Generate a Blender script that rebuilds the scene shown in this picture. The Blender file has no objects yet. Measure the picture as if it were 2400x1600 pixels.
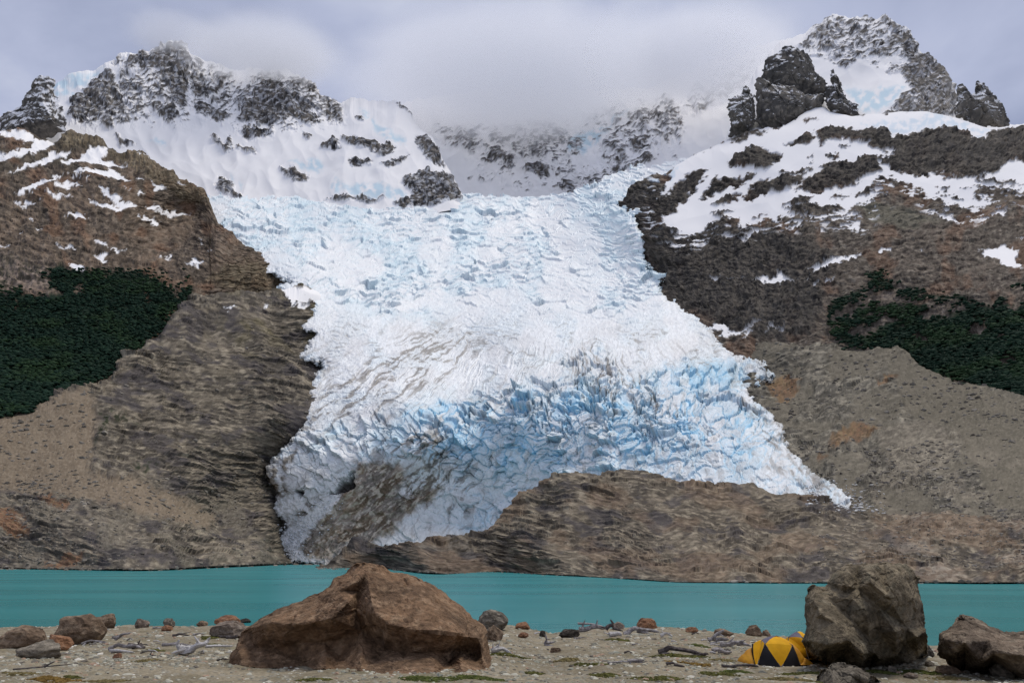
import bpy, math, random
import numpy as np
from mathutils import Vector

random.seed(7)
RNG = np.random.default_rng(11)
SC = bpy.context.scene
COL = SC.collection

# ------------------------------------------------------------------ camera, sky, sun, exposure
FPX = 1733.0                       # focal length in pixels of a 2400 x 1600 frame (26 mm)
PITCH = math.atan(514 / FPX)       # the lens looks up: the lake horizon lies low in the frame
K = 1.4                            # metres per layout unit
EYE = 6.0                          # eye above the lake, layout units

cam = bpy.data.cameras.new('camera')
cam.sensor_width = 36.0
cam.lens = 36.0 * FPX / 2400.0
cam.clip_start = 0.5
cam.clip_end = 60000.0
cam_o = bpy.data.objects.new('camera', cam)
COL.objects.link(cam_o)
cam_o.location = (0, 0, EYE * K)
cam_o.rotation_euler = (math.pi / 2 + PITCH, 0, 0)
SC.camera = cam_o

SUN_EL, SUN_AZ = math.radians(69), math.radians(62)     # azimuth clockwise from +Y (the view direction)
world = bpy.data.worlds.new('World')
SC.world = world
world.use_nodes = True
wn, wl = world.node_tree.nodes, world.node_tree.links
wn.clear()
w_out = wn.new('ShaderNodeOutputWorld')
w_bg = wn.new('ShaderNodeBackground')
w_bg.inputs['Strength'].default_value = 0.082
w_sky = wn.new('ShaderNodeTexSky')
w_sky.sky_type = 'NISHITA'
w_sky.sun_disc = False
w_sky.sun_elevation = SUN_EL
w_sky.sun_rotation = SUN_AZ
w_tc = wn.new('ShaderNodeTexCoord')
w_map = wn.new('ShaderNodeMapping')
w_map.inputs['Scale'].default_value = (1.0, 1.0, 1.7)
w_map.inputs['Location'].default_value = (0.37, 0.1, 0.3)
w_n1 = wn.new('ShaderNodeTexNoise')
w_n1.inputs['Scale'].default_value = 2.6
w_n1.inputs['Detail'].default_value = 6
w_n1.inputs['Roughness'].default_value = 0.52
w_n1.inputs['Distortion'].default_value = 0.35
w_rmp = wn.new('ShaderNodeValToRGB')                      # overcast: thin blue-violet cloud to bright cloud
el = w_rmp.color_ramp.elements
el[0].position, el[0].color = 0.32, (2.65, 3.0, 4.3, 1)
el[1].position, el[1].color = 0.68, (5.8, 6.05, 7.0, 1)
e = el.new(0.50); e.color = (3.95, 4.3, 5.7, 1)
w_mix = wn.new('ShaderNodeMix')
w_mix.data_type = 'RGBA'
w_mix.inputs[0].default_value = 0.93                     # cloud cover over the clear sky
wl.new(w_tc.outputs['Generated'], w_map.inputs['Vector'])
wl.new(w_map.outputs['Vector'], w_n1.inputs['Vector'])
wl.new(w_n1.outputs['Fac'], w_rmp.inputs['Fac'])
wl.new(w_sky.outputs['Color'], w_mix.inputs[6])
wl.new(w_rmp.outputs['Color'], w_mix.inputs[7])
wl.new(w_mix.outputs[2], w_bg.inputs['Color'])
wl.new(w_bg.outputs['Background'], w_out.inputs['Surface'])

sun = bpy.data.lights.new('sun', 'SUN')
sun.energy = 1.5
sun.angle = math.radians(22)
sun.color = (1.0, 0.94, 0.84)
sun_o = bpy.data.objects.new('sun', sun)
COL.objects.link(sun_o)
sd_ = Vector((math.sin(SUN_AZ) * math.cos(SUN_EL), math.cos(SUN_AZ) * math.cos(SUN_EL), math.sin(SUN_EL)))
sun_o.rotation_euler = (-sd_).to_track_quat('-Z', 'Y').to_euler()

SC.view_settings.view_transform = 'Standard'
SC.view_settings.look = 'None'
SC.view_settings.gamma = 1.0
SC.view_settings.use_curve_mapping = False
SC.view_settings.exposure = 0.53
SC.cycles.max_bounces = 16
SC.cycles.diffuse_bounces = 3
SC.cycles.volume_bounces = 14
SC.cycles.use_denoising = True
SC.cycles.denoising_prefilter = 'NONE'            # keep the fine relief

# ------------------------------------------------------------------ numeric helpers
f32 = np.float32
SP, CP = math.sin(PITCH), math.cos(PITCH)

def at(u, v, Y):
    """World point seen along the direction of frame position (u, v), Y layout units in front of the eye."""
    a = (np.asarray(u, float) - 1200) / FPX
    b = (800 - np.asarray(v, float)) / FPX
    t = Y / (CP - b * SP)
    return np.stack([a * t * K, np.broadcast_to(Y, np.shape(t)) * K, (EYE + (SP + b * CP) * t) * K], -1)

PERM = RNG.permutation(256).astype(np.int32)
PERM = np.concatenate([PERM, PERM, PERM])
G3 = RNG.normal(size=(256, 3))
G3 = (G3 / np.linalg.norm(G3, axis=1)[:, None]).astype(f32)
_a = RNG.random(256) * 6.2832
G2 = np.stack([np.cos(_a), np.sin(_a)], -1).astype(f32)
RND = RNG.random((256, 4)).astype(f32)

def noise(p):
    """Gradient noise, about -0.7 .. 0.7."""
    p = np.asarray(p, f32)
    i = np.floor(p)
    f = p - i
    i = i.astype(np.int32) & 255
    w = f * f * f * (f * (f * 6 - 15) + 10)
    out = np.zeros(p.shape[:-1], f32)
    for dx in (0, 1):
        hx = PERM[i[..., 0] + dx]
        wx = w[..., 0] if dx else 1 - w[..., 0]
        for dy in (0, 1):
            hy = PERM[hx + i[..., 1] + dy]
            wy = wx * (w[..., 1] if dy else 1 - w[..., 1])
            for dz in (0, 1):
                g = G3[PERM[hy + i[..., 2] + dz]]
                d = g[..., 0] * (f[..., 0] - dx) + g[..., 1] * (f[..., 1] - dy) + g[..., 2] * (f[..., 2] - dz)
                out += wy * (w[..., 2] if dz else 1 - w[..., 2]) * d
    return out * 1.4

def fbm(p, octv=4, gain=0.5, lac=2.03):
    p = np.asarray(p, f32)
    a, s = 1.0, 0.0
    for k in range(octv):
        s = s + a * noise(p + 17.3 * k)
        p = p * lac
        a *= gain
    return s

def ridged(p, octv=4, gain=0.5, lac=2.07):
    p = np.asarray(p, f32)
    a, s, n = 1.0, 0.0, 0.0
    for k in range(octv):
        s = s + a * (1 - 2.2 * np.abs(noise(p + 31.7 * k)))
        n += a
        p = p * lac
        a *= gain
    return s / n

def noise2(x, y, seed=0):
    x = np.asarray(x, f32) + f32(seed * 13.7); y = np.asarray(y, f32) + f32(seed * 7.3)
    ix, iy = np.floor(x), np.floor(y)
    fx, fy = x - ix, y - iy
    ix = ix.astype(np.int32) & 255; iy = iy.astype(np.int32) & 255
    wx = fx * fx * fx * (fx * (fx * 6 - 15) + 10); wy = fy * fy * fy * (fy * (fy * 6 - 15) + 10)
    def g(dx, dy):
        h = PERM[PERM[ix + dx] + iy + dy + seed % 7]
        return G2[h, 0] * (fx - dx) + G2[h, 1] * (fy - dy)
    a = g(0, 0); a += wx * (g(1, 0) - a)
    b = g(0, 1); b += wx * (g(1, 1) - b)
    return (a + wy * (b - a)) * 1.5

def turn(u, v, lam, aspect, rot, shear=None):
    c, s_ = math.cos(rot), math.sin(rot)
    return (u * c + v * s_) / (lam * aspect), (-u * s_ + v * c) / lam

def fb2(u, v, lam, octv=4, gain=0.5, aspect=1.0, rot=0.0, seed=0):
    """Fractal noise over a slope's own (u, v) coordinates; lam is the largest feature size."""
    x, y = turn(u, v, lam, aspect, rot)
    a, s = 1.0, 0.0
    for k in range(octv):
        s = s + a * noise2(x, y, seed + k * 5)
        x = x * 2.03; y = y * 2.03; a *= gain
    return s

def rg2(u, v, lam, octv=4, gain=0.5, aspect=1.0, rot=0.0, seed=0):
    x, y = turn(u, v, lam, aspect, rot)
    a, s, n = 1.0, 0.0, 0.0
    for k in range(octv):
        s = s + a * (1 - 2.2 * np.abs(noise2(x, y, seed + k * 5)))
        n += a
        x = x * 2.07; y = y * 2.07; a *= gain
    return s / n

def cells(x, y, seed=0):
    """2-D cellular pattern: F1, F2, two randoms of the cell, offset to its centre."""
    x = np.asarray(x, f32); y = np.asarray(y, f32)
    ix, iy = np.floor(x).astype(np.int32), np.floor(y).astype(np.int32)
    f1 = np.full(x.shape, 9, f32); f2 = f1.copy()
    r1 = np.zeros_like(x); r2 = np.zeros_like(x); ox = np.zeros_like(x); oy = np.zeros_like(x)
    for dx in (-1, 0, 1):
        for dy in (-1, 0, 1):
            h = PERM[PERM[((ix + dx) & 255)] + ((iy + dy + seed) & 255)]
            q = RND[h]
            px, py = ix + dx + q[..., 0] - x, iy + dy + q[..., 1] - y
            d = px * px + py * py
            c = d < f1
            f2 = np.where(c, f1, np.minimum(f2, d))
            f1 = np.where(c, d, f1)
            r1 = np.where(c, q[..., 2], r1); r2 = np.where(c, q[..., 3], r2)
            ox = np.where(c, px, ox); oy = np.where(c, py, oy)
    return np.sqrt(f1), np.sqrt(f2), r1, r2, ox, oy

def slabs(u, v, lu, lv, rot, seed, wob=0.1):
    """Broken slabs lying along the bedding: each leans out at its lower edge and breaks off there."""
    x, y = turn(u, v, 1.0, 1.0, rot)
    x, y = x / lu, y / lv
    wx = noise2(x * 0.6, y * 0.3, seed); wy = noise2(x * 0.6 + 9, y * 0.3, seed + 1)
    f1, f2, r1, r2, ox, oy = cells(x + wob * 1.5 * wx, y + wob * 2.5 * wy, seed)
    return -oy * (0.25 + r1) + 0.6 * ox * (r2 - 0.5) + 0.5 * (r1 - 0.5), r2, f2 - f1

def sstep(a, b, x):
    t = np.clip((x - a) / (b - a), 0, 1)
    return t * t * (3 - 2 * t)

def lerp(a, b, t):
    t = np.asarray(t)[..., None] if np.ndim(a) and np.shape(a)[-1:] == (3,) or np.shape(b)[-1:] == (3,) else t
    return a + (b - a) * t

def col(*c):
    return np.array(c, f32)

def sdpoly(u, v, pts):
    """Signed distance to a polygon, positive inside."""
    pts = np.asarray(pts, f32)
    x = np.asarray(u, f32).ravel(); y = np.asarray(v, f32).ravel()
    d = np.full(x.shape, 1e9, f32)
    ins = np.zeros(x.shape, bool)
    n = len(pts)
    for k in range(n):
        ax, ay = pts[k]; bx, by = pts[(k + 1) % n]
        ex, ey = bx - ax, by - ay
        L = ex * ex + ey * ey + 1e-6
        t = np.clip(((x - ax) * ex + (y - ay) * ey) / L, 0, 1)
        d = np.minimum(d, (x - ax - t * ex) ** 2 + (y - ay - t * ey) ** 2)
        if ay != by:
            c = (ay > y) != (by > y)
            ins ^= c & (x < ax + (y - ay) * ex / ey)
    d = np.sqrt(d)
    return np.where(ins, d, -d).reshape(np.shape(u))

def sdmany(u, v, polys, pad=60):
    """Largest signed distance over several polygons."""
    out = np.full(np.shape(u), -1e3, f32)
    for pl in polys:
        pl = np.asarray(pl, f32)
        m = (u > pl[:, 0].min() - pad) & (u < pl[:, 0].max() + pad) & (v > pl[:, 1].min() - pad) & (v < pl[:, 1].max() + pad)
        if m.any():
            out[m] = np.maximum(out[m], sdpoly(u[m], v[m], pl))
    return out

def zoomed(ox, oy, s, pts):
    return [(ox + x / s, oy + y / s) for x, y in pts]

def curve(pts):
    a = np.asarray(pts, float)
    return lambda u: np.interp(u, a[:, 0], a[:, 1])

class Depth:
    """Smooth surface through (u, v, Y) measurements: how far away each part of a slope stands."""
    def __init__(s, pts, c=90.0, reg=1e-3):
        a = np.asarray(pts, float)
        s.p, s.c = a[:, :2] / 1000, c / 1000
        n = len(a)
        A = np.zeros((n + 3, n + 3))
        A[:n, :n] = np.sqrt(((s.p[:, None] - s.p[None]) ** 2).sum(-1) + s.c ** 2) + np.eye(n) * reg
        A[:n, n] = 1; A[n, :n] = 1
        A[:n, n + 1:] = s.p; A[n + 1:, :n] = s.p.T
        s.w = np.linalg.solve(A, np.concatenate([np.log(a[:, 2]), [0, 0, 0]]))
    def __call__(s, u, v):
        u = np.asarray(u, float) / 1000; v = np.asarray(v, float) / 1000
        r = s.w[-3] + s.w[-2] * u + s.w[-1] * v
        for k in range(len(s.p)):
            r = r + s.w[k] * np.sqrt((u - s.p[k, 0]) ** 2 + (v - s.p[k, 1]) ** 2 + s.c ** 2)
        return np.exp(r)

def grid_normals(P):
    du = np.gradient(P, axis=1); dv = np.gradient(P, axis=0)
    n = np.cross(dv, du)
    n /= np.linalg.norm(n, axis=-1, keepdims=True) + 1e-9
    flip = (n * (P - np.array([0, 0, EYE * K]))).sum(-1) > 0
    n[flip] *= -1
    return n

# ------------------------------------------------------------------ mesh and material helpers
def mesh_from(name, V, Fc, colors=None, smooth=False, slope=None):
    """Fc: (n,3) or (n,4) int array."""
    V = np.ascontiguousarray(V, f32); Fc = np.ascontiguousarray(Fc, np.int32)
    me = bpy.data.meshes.new(name)
    n, k = Fc.shape
    me.vertices.add(len(V)); me.vertices.foreach_set('co', V.ravel())
    me.loops.add(n * k); me.loops.foreach_set('vertex_index', Fc.ravel())
    me.polygons.add(n)
    me.polygons.foreach_set('loop_start', np.arange(0, n * k, k, dtype=np.int32))
    me.polygons.foreach_set('use_smooth', np.full(n, smooth, bool))
    if colors is not None:
        ca = me.color_attributes.new('tint', 'FLOAT_COLOR', 'POINT')
        c4 = np.ones((len(V), 4), f32); c4[:, :colors.shape[1]] = np.clip(colors, 0, 1)
        ca.data.foreach_set('color', c4.ravel())
    if slope is not None:                                  # the slope's own bedding coordinates
        sa = me.attributes.new('slope', 'FLOAT_VECTOR', 'POINT')
        s3 = np.zeros((len(V), 3), f32); s3[:, :2] = slope
        sa.data.foreach_set('vector', s3.ravel())
    me.update(calc_edges=True)
    me.validate()
    return me

def link(name, me, mat=None, parent=None):
    o = bpy.data.objects.new(name, me)
    COL.objects.link(o)
    if mat is not None and me is not None and not me.materials:
        me.materials.append(mat)
    if parent is not None:
        o.parent = parent
    return o

def tag(o, label=None, cat=None, group=None, kind=None):
    if label: o['label'] = label
    if cat: o['category'] = cat
    if group: o['group'] = group
    if kind: o['kind'] = kind
    return o

def empty(name, loc):
    o = bpy.data.objects.new(name, None)
    COL.objects.link(o)
    o.location = loc
    return o

def grid_mesh(name, P, colors, keep=None, smooth=False, slope=None):
    r, c = P.shape[:2]
    idx = np.arange(r * c).reshape(r, c)
    q = np.stack([idx[:-1, :-1], idx[:-1, 1:], idx[1:, 1:], idx[1:, :-1]], -1).reshape(-1, 4)[:, ::-1]
    V = P.reshape(-1, 3); C = colors.reshape(-1, colors.shape[-1])
    S = None if slope is None else slope.reshape(-1, 2)
    if keep is not None:
        kf = keep[:-1, :-1] & keep[:-1, 1:] & keep[1:, 1:] & keep[1:, :-1]
        q = q[kf.ravel()]
        used = np.zeros(len(V), bool); used[q.ravel()] = True
        re = np.cumsum(used) - 1
        q = re[q]; V = V[used]; C = C[used]
        S = None if S is None else S[used]
    return mesh_from(name, V, q, C, smooth, S)

def material(name, rough=0.9, spec=0.2, grain=0.25, gscale=0.5, bump=0.0, bscale=1.0, base=None, base2=None, tint_scale=None):
    """Principled surface: vertex tint (or a two-colour noise) times a fine procedural grain."""
    m = bpy.data.materials.new(name)
    m.use_nodes = True
    nt = m.node_tree; n, l = nt.nodes, nt.links
    b = n['Principled BSDF']
    b.inputs['Roughness'].default_value = rough
    b.inputs['Specular IOR Level'].default_value = spec
    tc = n.new('ShaderNodeTexCoord')
    g = n.new('ShaderNodeTexNoise')
    g.inputs['Scale'].default_value = gscale; g.inputs['Detail'].default_value = 5; g.inputs['Roughness'].default_value = 0.6
    l.new(tc.outputs['Object'], g.inputs['Vector'])
    mr = n.new('ShaderNodeMapRange')
    mr.inputs[1].default_value = 0.3; mr.inputs[2].default_value = 0.7
    mr.inputs[3].default_value = 1 - grain; mr.inputs[4].default_value = 1 + grain
    l.new(g.outputs['Fac'], mr.inputs[0])
    mx = n.new('ShaderNodeMix'); mx.data_type = 'RGBA'; mx.blend_type = 'MULTIPLY'; mx.inputs[0].default_value = 1
    if base is None:
        ca = n.new('ShaderNodeVertexColor'); ca.layer_name = 'tint'
        l.new(ca.outputs['Color'], mx.inputs[6])
    else:
        g2 = n.new('ShaderNodeTexNoise'); g2.inputs['Scale'].default_value = tint_scale or gscale * 0.2; g2.inputs['Detail'].default_value = 3
        l.new(tc.outputs['Object'], g2.inputs['Vector'])
        rp = n.new('ShaderNodeValToRGB')
        rp.color_ramp.elements[0].position = 0.38; rp.color_ramp.elements[1].position = 0.64
        rp.color_ramp.elements[0].color = (*base, 1); rp.color_ramp.elements[1].color = (*(base2 or base), 1)
        l.new(g2.outputs['Fac'], rp.inputs['Fac'])
        l.new(rp.outputs['Color'], mx.inputs[6])
    l.new(mr.outputs[0], mx.inputs[7])
    l.new(mx.outputs[2], b.inputs['Base Color'])
    if bump:
        g3 = n.new('ShaderNodeTexNoise'); g3.inputs['Scale'].default_value = bscale; g3.inputs['Detail'].default_value = 6
        g3.inputs['Roughness'].default_value = 0.65
        l.new(tc.outputs['Object'], g3.inputs['Vector'])
        bp = n.new('ShaderNodeBump'); bp.inputs['Strength'].default_value = bump; bp.inputs['Distance'].default_value = 1.0 / bscale
        l.new(g3.outputs['Fac'], bp.inputs['Height'])
        l.new(bp.outputs['Normal'], b.inputs['Normal'])
    return m

def slope_material(name, lam=6.0, aspect=5.0, contrast=0.5, bump=0.7, dist=3.0, rough=0.92, spec=0.1, lines=0.0):
    """Ground of a slope: vertex tint, times streaks that follow the bedding where the tint's alpha says bare rock."""
    m = bpy.data.materials.new(name)
    m.use_nodes = True
    n, l = m.node_tree.nodes, m.node_tree.links
    b = n['Principled BSDF']
    b.inputs['Roughness'].default_value = rough
    b.inputs['Specular IOR Level'].default_value = spec
    ca = n.new('ShaderNodeVertexColor'); ca.layer_name = 'tint'
    at_ = n.new('ShaderNodeAttribute'); at_.attribute_name = 'slope'
    mp = n.new('ShaderNodeMapping'); mp.inputs['Scale'].default_value = (1 / (lam * aspect), 1 / lam, 1)
    l.new(at_.outputs['Vector'], mp.inputs['Vector'])
    nz = n.new('ShaderNodeTexNoise'); nz.inputs['Scale'].default_value = 1.0; nz.inputs['Detail'].default_value = 4; nz.inputs['Roughness'].default_value = 0.62
    nz.inputs['Distortion'].default_value = 0.1
    l.new(mp.outputs['Vector'], nz.inputs['Vector'])
    mp2 = n.new('ShaderNodeMapping'); mp2.inputs['Scale'].default_value = (1 / (lam * aspect * 0.5), 1 / lam, 1); mp2.inputs['Location'].default_value = (3.3, 8.1, 0)
    l.new(at_.outputs['Vector'], mp2.inputs['Vector'])
    nz2 = n.new('ShaderNodeTexVoronoi'); nz2.voronoi_dimensions = '2D'; nz2.inputs['Scale'].default_value = 1.0
    l.new(mp2.outputs['Vector'], nz2.inputs['Vector'])
    sx = n.new('ShaderNodeSeparateColor'); l.new(nz2.outputs['Color'], sx.inputs[0])
    vr = n.new('ShaderNodeMapRange'); vr.inputs[3].default_value = 0.30; vr.inputs[4].default_value = 0.70
    l.new(sx.outputs[0], vr.inputs[0])
    av = n.new('ShaderNodeMix'); av.data_type = 'FLOAT'; av.inputs[0].default_value = 0.5
    l.new(nz.outputs['Fac'], av.inputs[2]); l.new(vr.outputs[0], av.inputs[3])
    mr = n.new('ShaderNodeMapRange'); mr.inputs[1].default_value = 0.36; mr.inputs[2].default_value = 0.64
    mr.inputs[3].default_value = 1 - contrast; mr.inputs[4].default_value = 1 + contrast * 1.15
    l.new(av.outputs[0], mr.inputs[0])
    sel = n.new('ShaderNodeMix'); sel.data_type = 'FLOAT'; sel.inputs[2].default_value = 1.0
    l.new(ca.outputs['Alpha'], sel.inputs[0]); l.new(mr.outputs[0], sel.inputs[3])
    mx = n.new('ShaderNodeMix'); mx.data_type = 'RGBA'; mx.blend_type = 'MULTIPLY'; mx.inputs[0].default_value = 1
    l.new(ca.outputs['Color'], mx.inputs[6]); l.new(sel.outputs[0], mx.inputs[7])
    l.new(mx.outputs[2], b.inputs['Base Color'])
    hm = n.new('ShaderNodeMath'); hm.operation = 'MULTIPLY'
    l.new(av.outputs[0], hm.inputs[0]); l.new(ca.outputs['Alpha'], hm.inputs[1])
    bp = n.new('ShaderNodeBump'); bp.inputs['Strength'].default_value = bump; bp.inputs['Distance'].default_value = dist
    l.new(hm.outputs[0], bp.inputs['Height']); l.new(bp.outputs['Normal'], b.inputs['Normal'])
    return m
M_TERRAIN = material('loose_rock', rough=0.92, spec=0.1, grain=0.22, gscale=0.06)
M_FAR = slope_material('rimed_mountain_rock_and_snow', 6.0, 2.2, 0.42, 0.6, 16.0)
M_HILL = slope_material('weathered_hillside', 6.0, 2.4, 0.34, 0.6, 9.0)
M_BED = slope_material('ice_scoured_bedrock', 5.0, 4.5, 0.34, 0.7, 6.0)
M_HUMP = slope_material('layered_shore_bedrock', 4.5, 5.5, 0.36, 0.7, 2.6)
M_ICE = slope_material('glacier_ice', 6.0, 1.2, 0.10, 0.5, 5.0, 0.5, 0.3)
M_FOREST = material('southern_beech_canopy', rough=0.8, spec=0.1, grain=0.35, gscale=0.05)

STEP = 2.5            # frame pixels per terrain cell
SNOW = col(0.88, 0.865, 0.85)

def slope_sheet(u0, u1, top, bot, depth, step=STEP, roll=0.0, roll_w=25.0, back=True, vstep=None):
    """Grid of a mountainside from its crest line (top) down to (bot). Returns u, v, P, N."""
    us = np.concatenate([np.arange(u0, max(u0, -30), 18.0), np.arange(max(u0, -30), min(u1, 2430), step), np.arange(min(u1, 2430), u1 + 18.0, 18.0)]) if u0 < -30 or u1 > 2430 else np.arange(u0, u1 + step, step)
    t, b = top(us), bot(us)
    nv = int(np.max(b - t) / (vstep or step)) + 2
    s = np.linspace(0, 1, nv)[:, None]
    v = t[None] + s * (b - t)[None]
    u = np.broadcast_to(us[None], v.shape).copy()
    Y = depth(u, v)
    if roll:
        Y = Y * (1 + roll * np.exp(-(v - t[None]) / roll_w))
    P = at(u, v, Y)
    return u, v, P, grid_normals(P)

def add_back(P, C, depth_back, drop):
    """A far side behind the crest, so that the mountain is a body and not a sheet."""
    r1, r2 = P[0].copy(), P[0].copy()
    r1[:, 1] += depth_back * 0.45; r1[:, 2] -= drop * 0.22
    r2[:, 1] += depth_back; r2[:, 2] -= drop
    return np.concatenate([r2[None], r1[None], P]), np.concatenate([C[:1], C[:1], C])

def bedding(u, v, rot=0.0):
    """Slope coordinates along and across the bedding, with the two rows of the far side."""
    x, y = turn(u, v, 1.0, 1.0, rot)
    S = np.stack([x, y], -1)
    return np.concatenate([S[:1], S[:1], S])

def with_alpha(C, a):
    return np.concatenate([C, np.clip(np.asarray(a, f32), 0, 1)[..., None]], -1)

# ------------------------------------------------------------------ far mountains
def z1(p): return zoomed(0, 0, 2.904, p)
def z2(p): return zoomed(800, 0, 2.904, p)
def z3(p): return zoomed(1600, 0, 2.904, p)
def z4(p): return zoomed(0, 540, 2.904, p)
def z6(p): return zoomed(1600, 500, 2.904, p)
def z7(p): return zoomed(600, 900, 3.136, p)
def z8(p): return zoomed(1200, 900, 2.613, p)

def warp(u, v, amp, lam, seed=0):
    """Frayed outlines: shift positions by noise before asking which side of an outline they are on."""
    return u + amp * fb2(u, v, lam, 4, 0.6, seed=30 + seed), v + amp * fb2(u, v, lam, 4, 0.6, seed=60 + seed)

def rock_color(u, v, lam, a, b, c, rust=0.0, aspect=1.0, rot=0.0, seed=0):
    """Three-tone weathered rock over (u, v)."""
    n1 = fb2(u, v, lam * 6, 3, 0.55, aspect, rot, 11 + seed); n2 = fb2(u, v, lam, 3, 0.65, aspect, rot, 12 + seed)
    k = lerp(col(*a), col(*b), sstep(-0.4, 0.4, n1 + 0.6 * n2))
    k = lerp(k, col(*c), sstep(0.0, 0.6, n2) * 0.8)
    if rust:
        k = lerp(k, col(0.21, 0.105, 0.06), rust * sstep(0.1, 0.5, fb2(u, v, lam * 9, 3, 0.5, seed=77 + seed)))
    return k * col(1.0, 0.985, 0.90)

def rock_color3(V, s, a, b, c):
    """The same for free-standing bodies, over space."""
    n1 = fbm(V / (s * 6), 3); n2 = fbm(V / s + 40, 3, 0.6)
    k = lerp(col(*a), col(*b), sstep(-0.35, 0.35, n1 + 0.4 * n2))
    return lerp(k, col(*c), sstep(0.05, 0.55, n2) * 0.8) * col(1.0, 0.985, 0.92)

def push(P, N, px):
    """Raise the surface by px cell units (about one frame pixel at that distance)."""
    return P + N * (px * P[..., 1] / FPX)[..., None]

def far_mountain(name, label, u0, u1, top, bot, dctrl, rock_hard, rock_mix, blue=(), roll=0.05, back=900, relief=1.0, ragged=6.0, bias=0.0, tone=1.0, seed=0, step=STEP, dust=()):
    top0 = curve(top)
    tp = lambda u: top0(u) + ragged * fb2(u, u * 0, 22, 4, 0.6, seed=seed)
    u, v, P, N = slope_sheet(u0, u1, tp, curve(bot), Depth(dctrl), roll=roll, step=step)
    pu, pv = warp(u, v, 6, 26, seed)
    hard = sdmany(pu, pv, rock_hard)
    mix = sdmany(pu, pv, rock_mix)
    nA = fb2(u, v, 30, 4, 0.6, 1.2, 0.5, seed + 1)
    led = fb2(u, v, 6.5, 3, 0.65, 3.5, -0.3, seed + 2)
    gul = rg2(u + 8 * nA, v, 50, 3, 0.5, 0.55, 0.25, seed + 3)
    chim = rg2(u + 10 * nA, v, 60, 2, 0.5, 0.4, 0.1, seed + 9)          # snow-filled gullies cutting the faces
    rk = np.maximum(sstep(-5, 5, hard), sstep(-14, 10, mix) * 0.66)
    if len(dust):                                          # faces where rock only shows through here and there
        rk = np.maximum(rk, sstep(-35, 25, sdmany(pu, pv, dust)) * (0.40 + 0.42 * fb2(u, v, 75, 3, 0.55, 0.9, 0.4, seed + 12)))
    rock = sstep(0.42, 0.60, rk * 0.98 + bias + 0.20 * nA + 0.42 * led - 0.55 * sstep(0.72, 0.95, chim) - 0.08)
    rock = rock * sstep(0.03, 0.25, rk)
    body = sstep(0.05, 0.6, rk)
    disp = 12 * (rg2(u, v, 190, 3, 0.5, 0.9, 0.3, seed + 4) - 0.4) + 1.2 * fb2(u, v, 60, 3, seed=seed + 5)
    c1, c2, q1, q2, cx, cy = cells((u + 8 * nA) / 26.0, (v + 6 * led) / 34.0, seed + 5)
    disp += body * (7 * (gul - 0.35) - 5 * sstep(0.6, 0.95, chim) + 11 * (cx * (q1 - 0.5) - cy * (q2 * 0.7)) + 3 * nA + 4 * rk) + rock * 1.6
    P = push(P, N, disp * relief)
    rc = rock_color(u, v, 12, (0.062, 0.058, 0.06), (0.105, 0.097, 0.095), (0.16, 0.145, 0.135), seed=seed) * tone
    rime = sstep(0.05, 0.45, fb2(u, v, 5, 2, 0.6, 2.2, -0.3, seed=seed + 8) + 0.35 * nA)
    rc = lerp(rc, col(0.60, 0.61, 0.64), 0.5 * rime)
    sn = np.broadcast_to(SNOW, P.shape) * (1 - 0.04 * sstep(0, 0.6, fb2(u, v, 40, 3, seed=seed + 7)))[..., None]
    if len(blue):
        bl = sstep(-5, 9, sdmany(pu, pv, blue)) * sstep(-0.5, 0.3, fb2(u, v, 18, 3, seed=9) + 0.1)
        sn = lerp(sn, col(0.52, 0.68, 0.76), bl * 0.85)
    C = with_alpha(lerp(sn, rc, rock), rock)
    P, C = add_back(P, C, back * K, back * K * 0.8)
    o = link(name, grid_mesh(name, P, C, slope=bedding(u, v, -0.3)), M_FAR)
    return tag(o, label, kind='structure')

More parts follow.
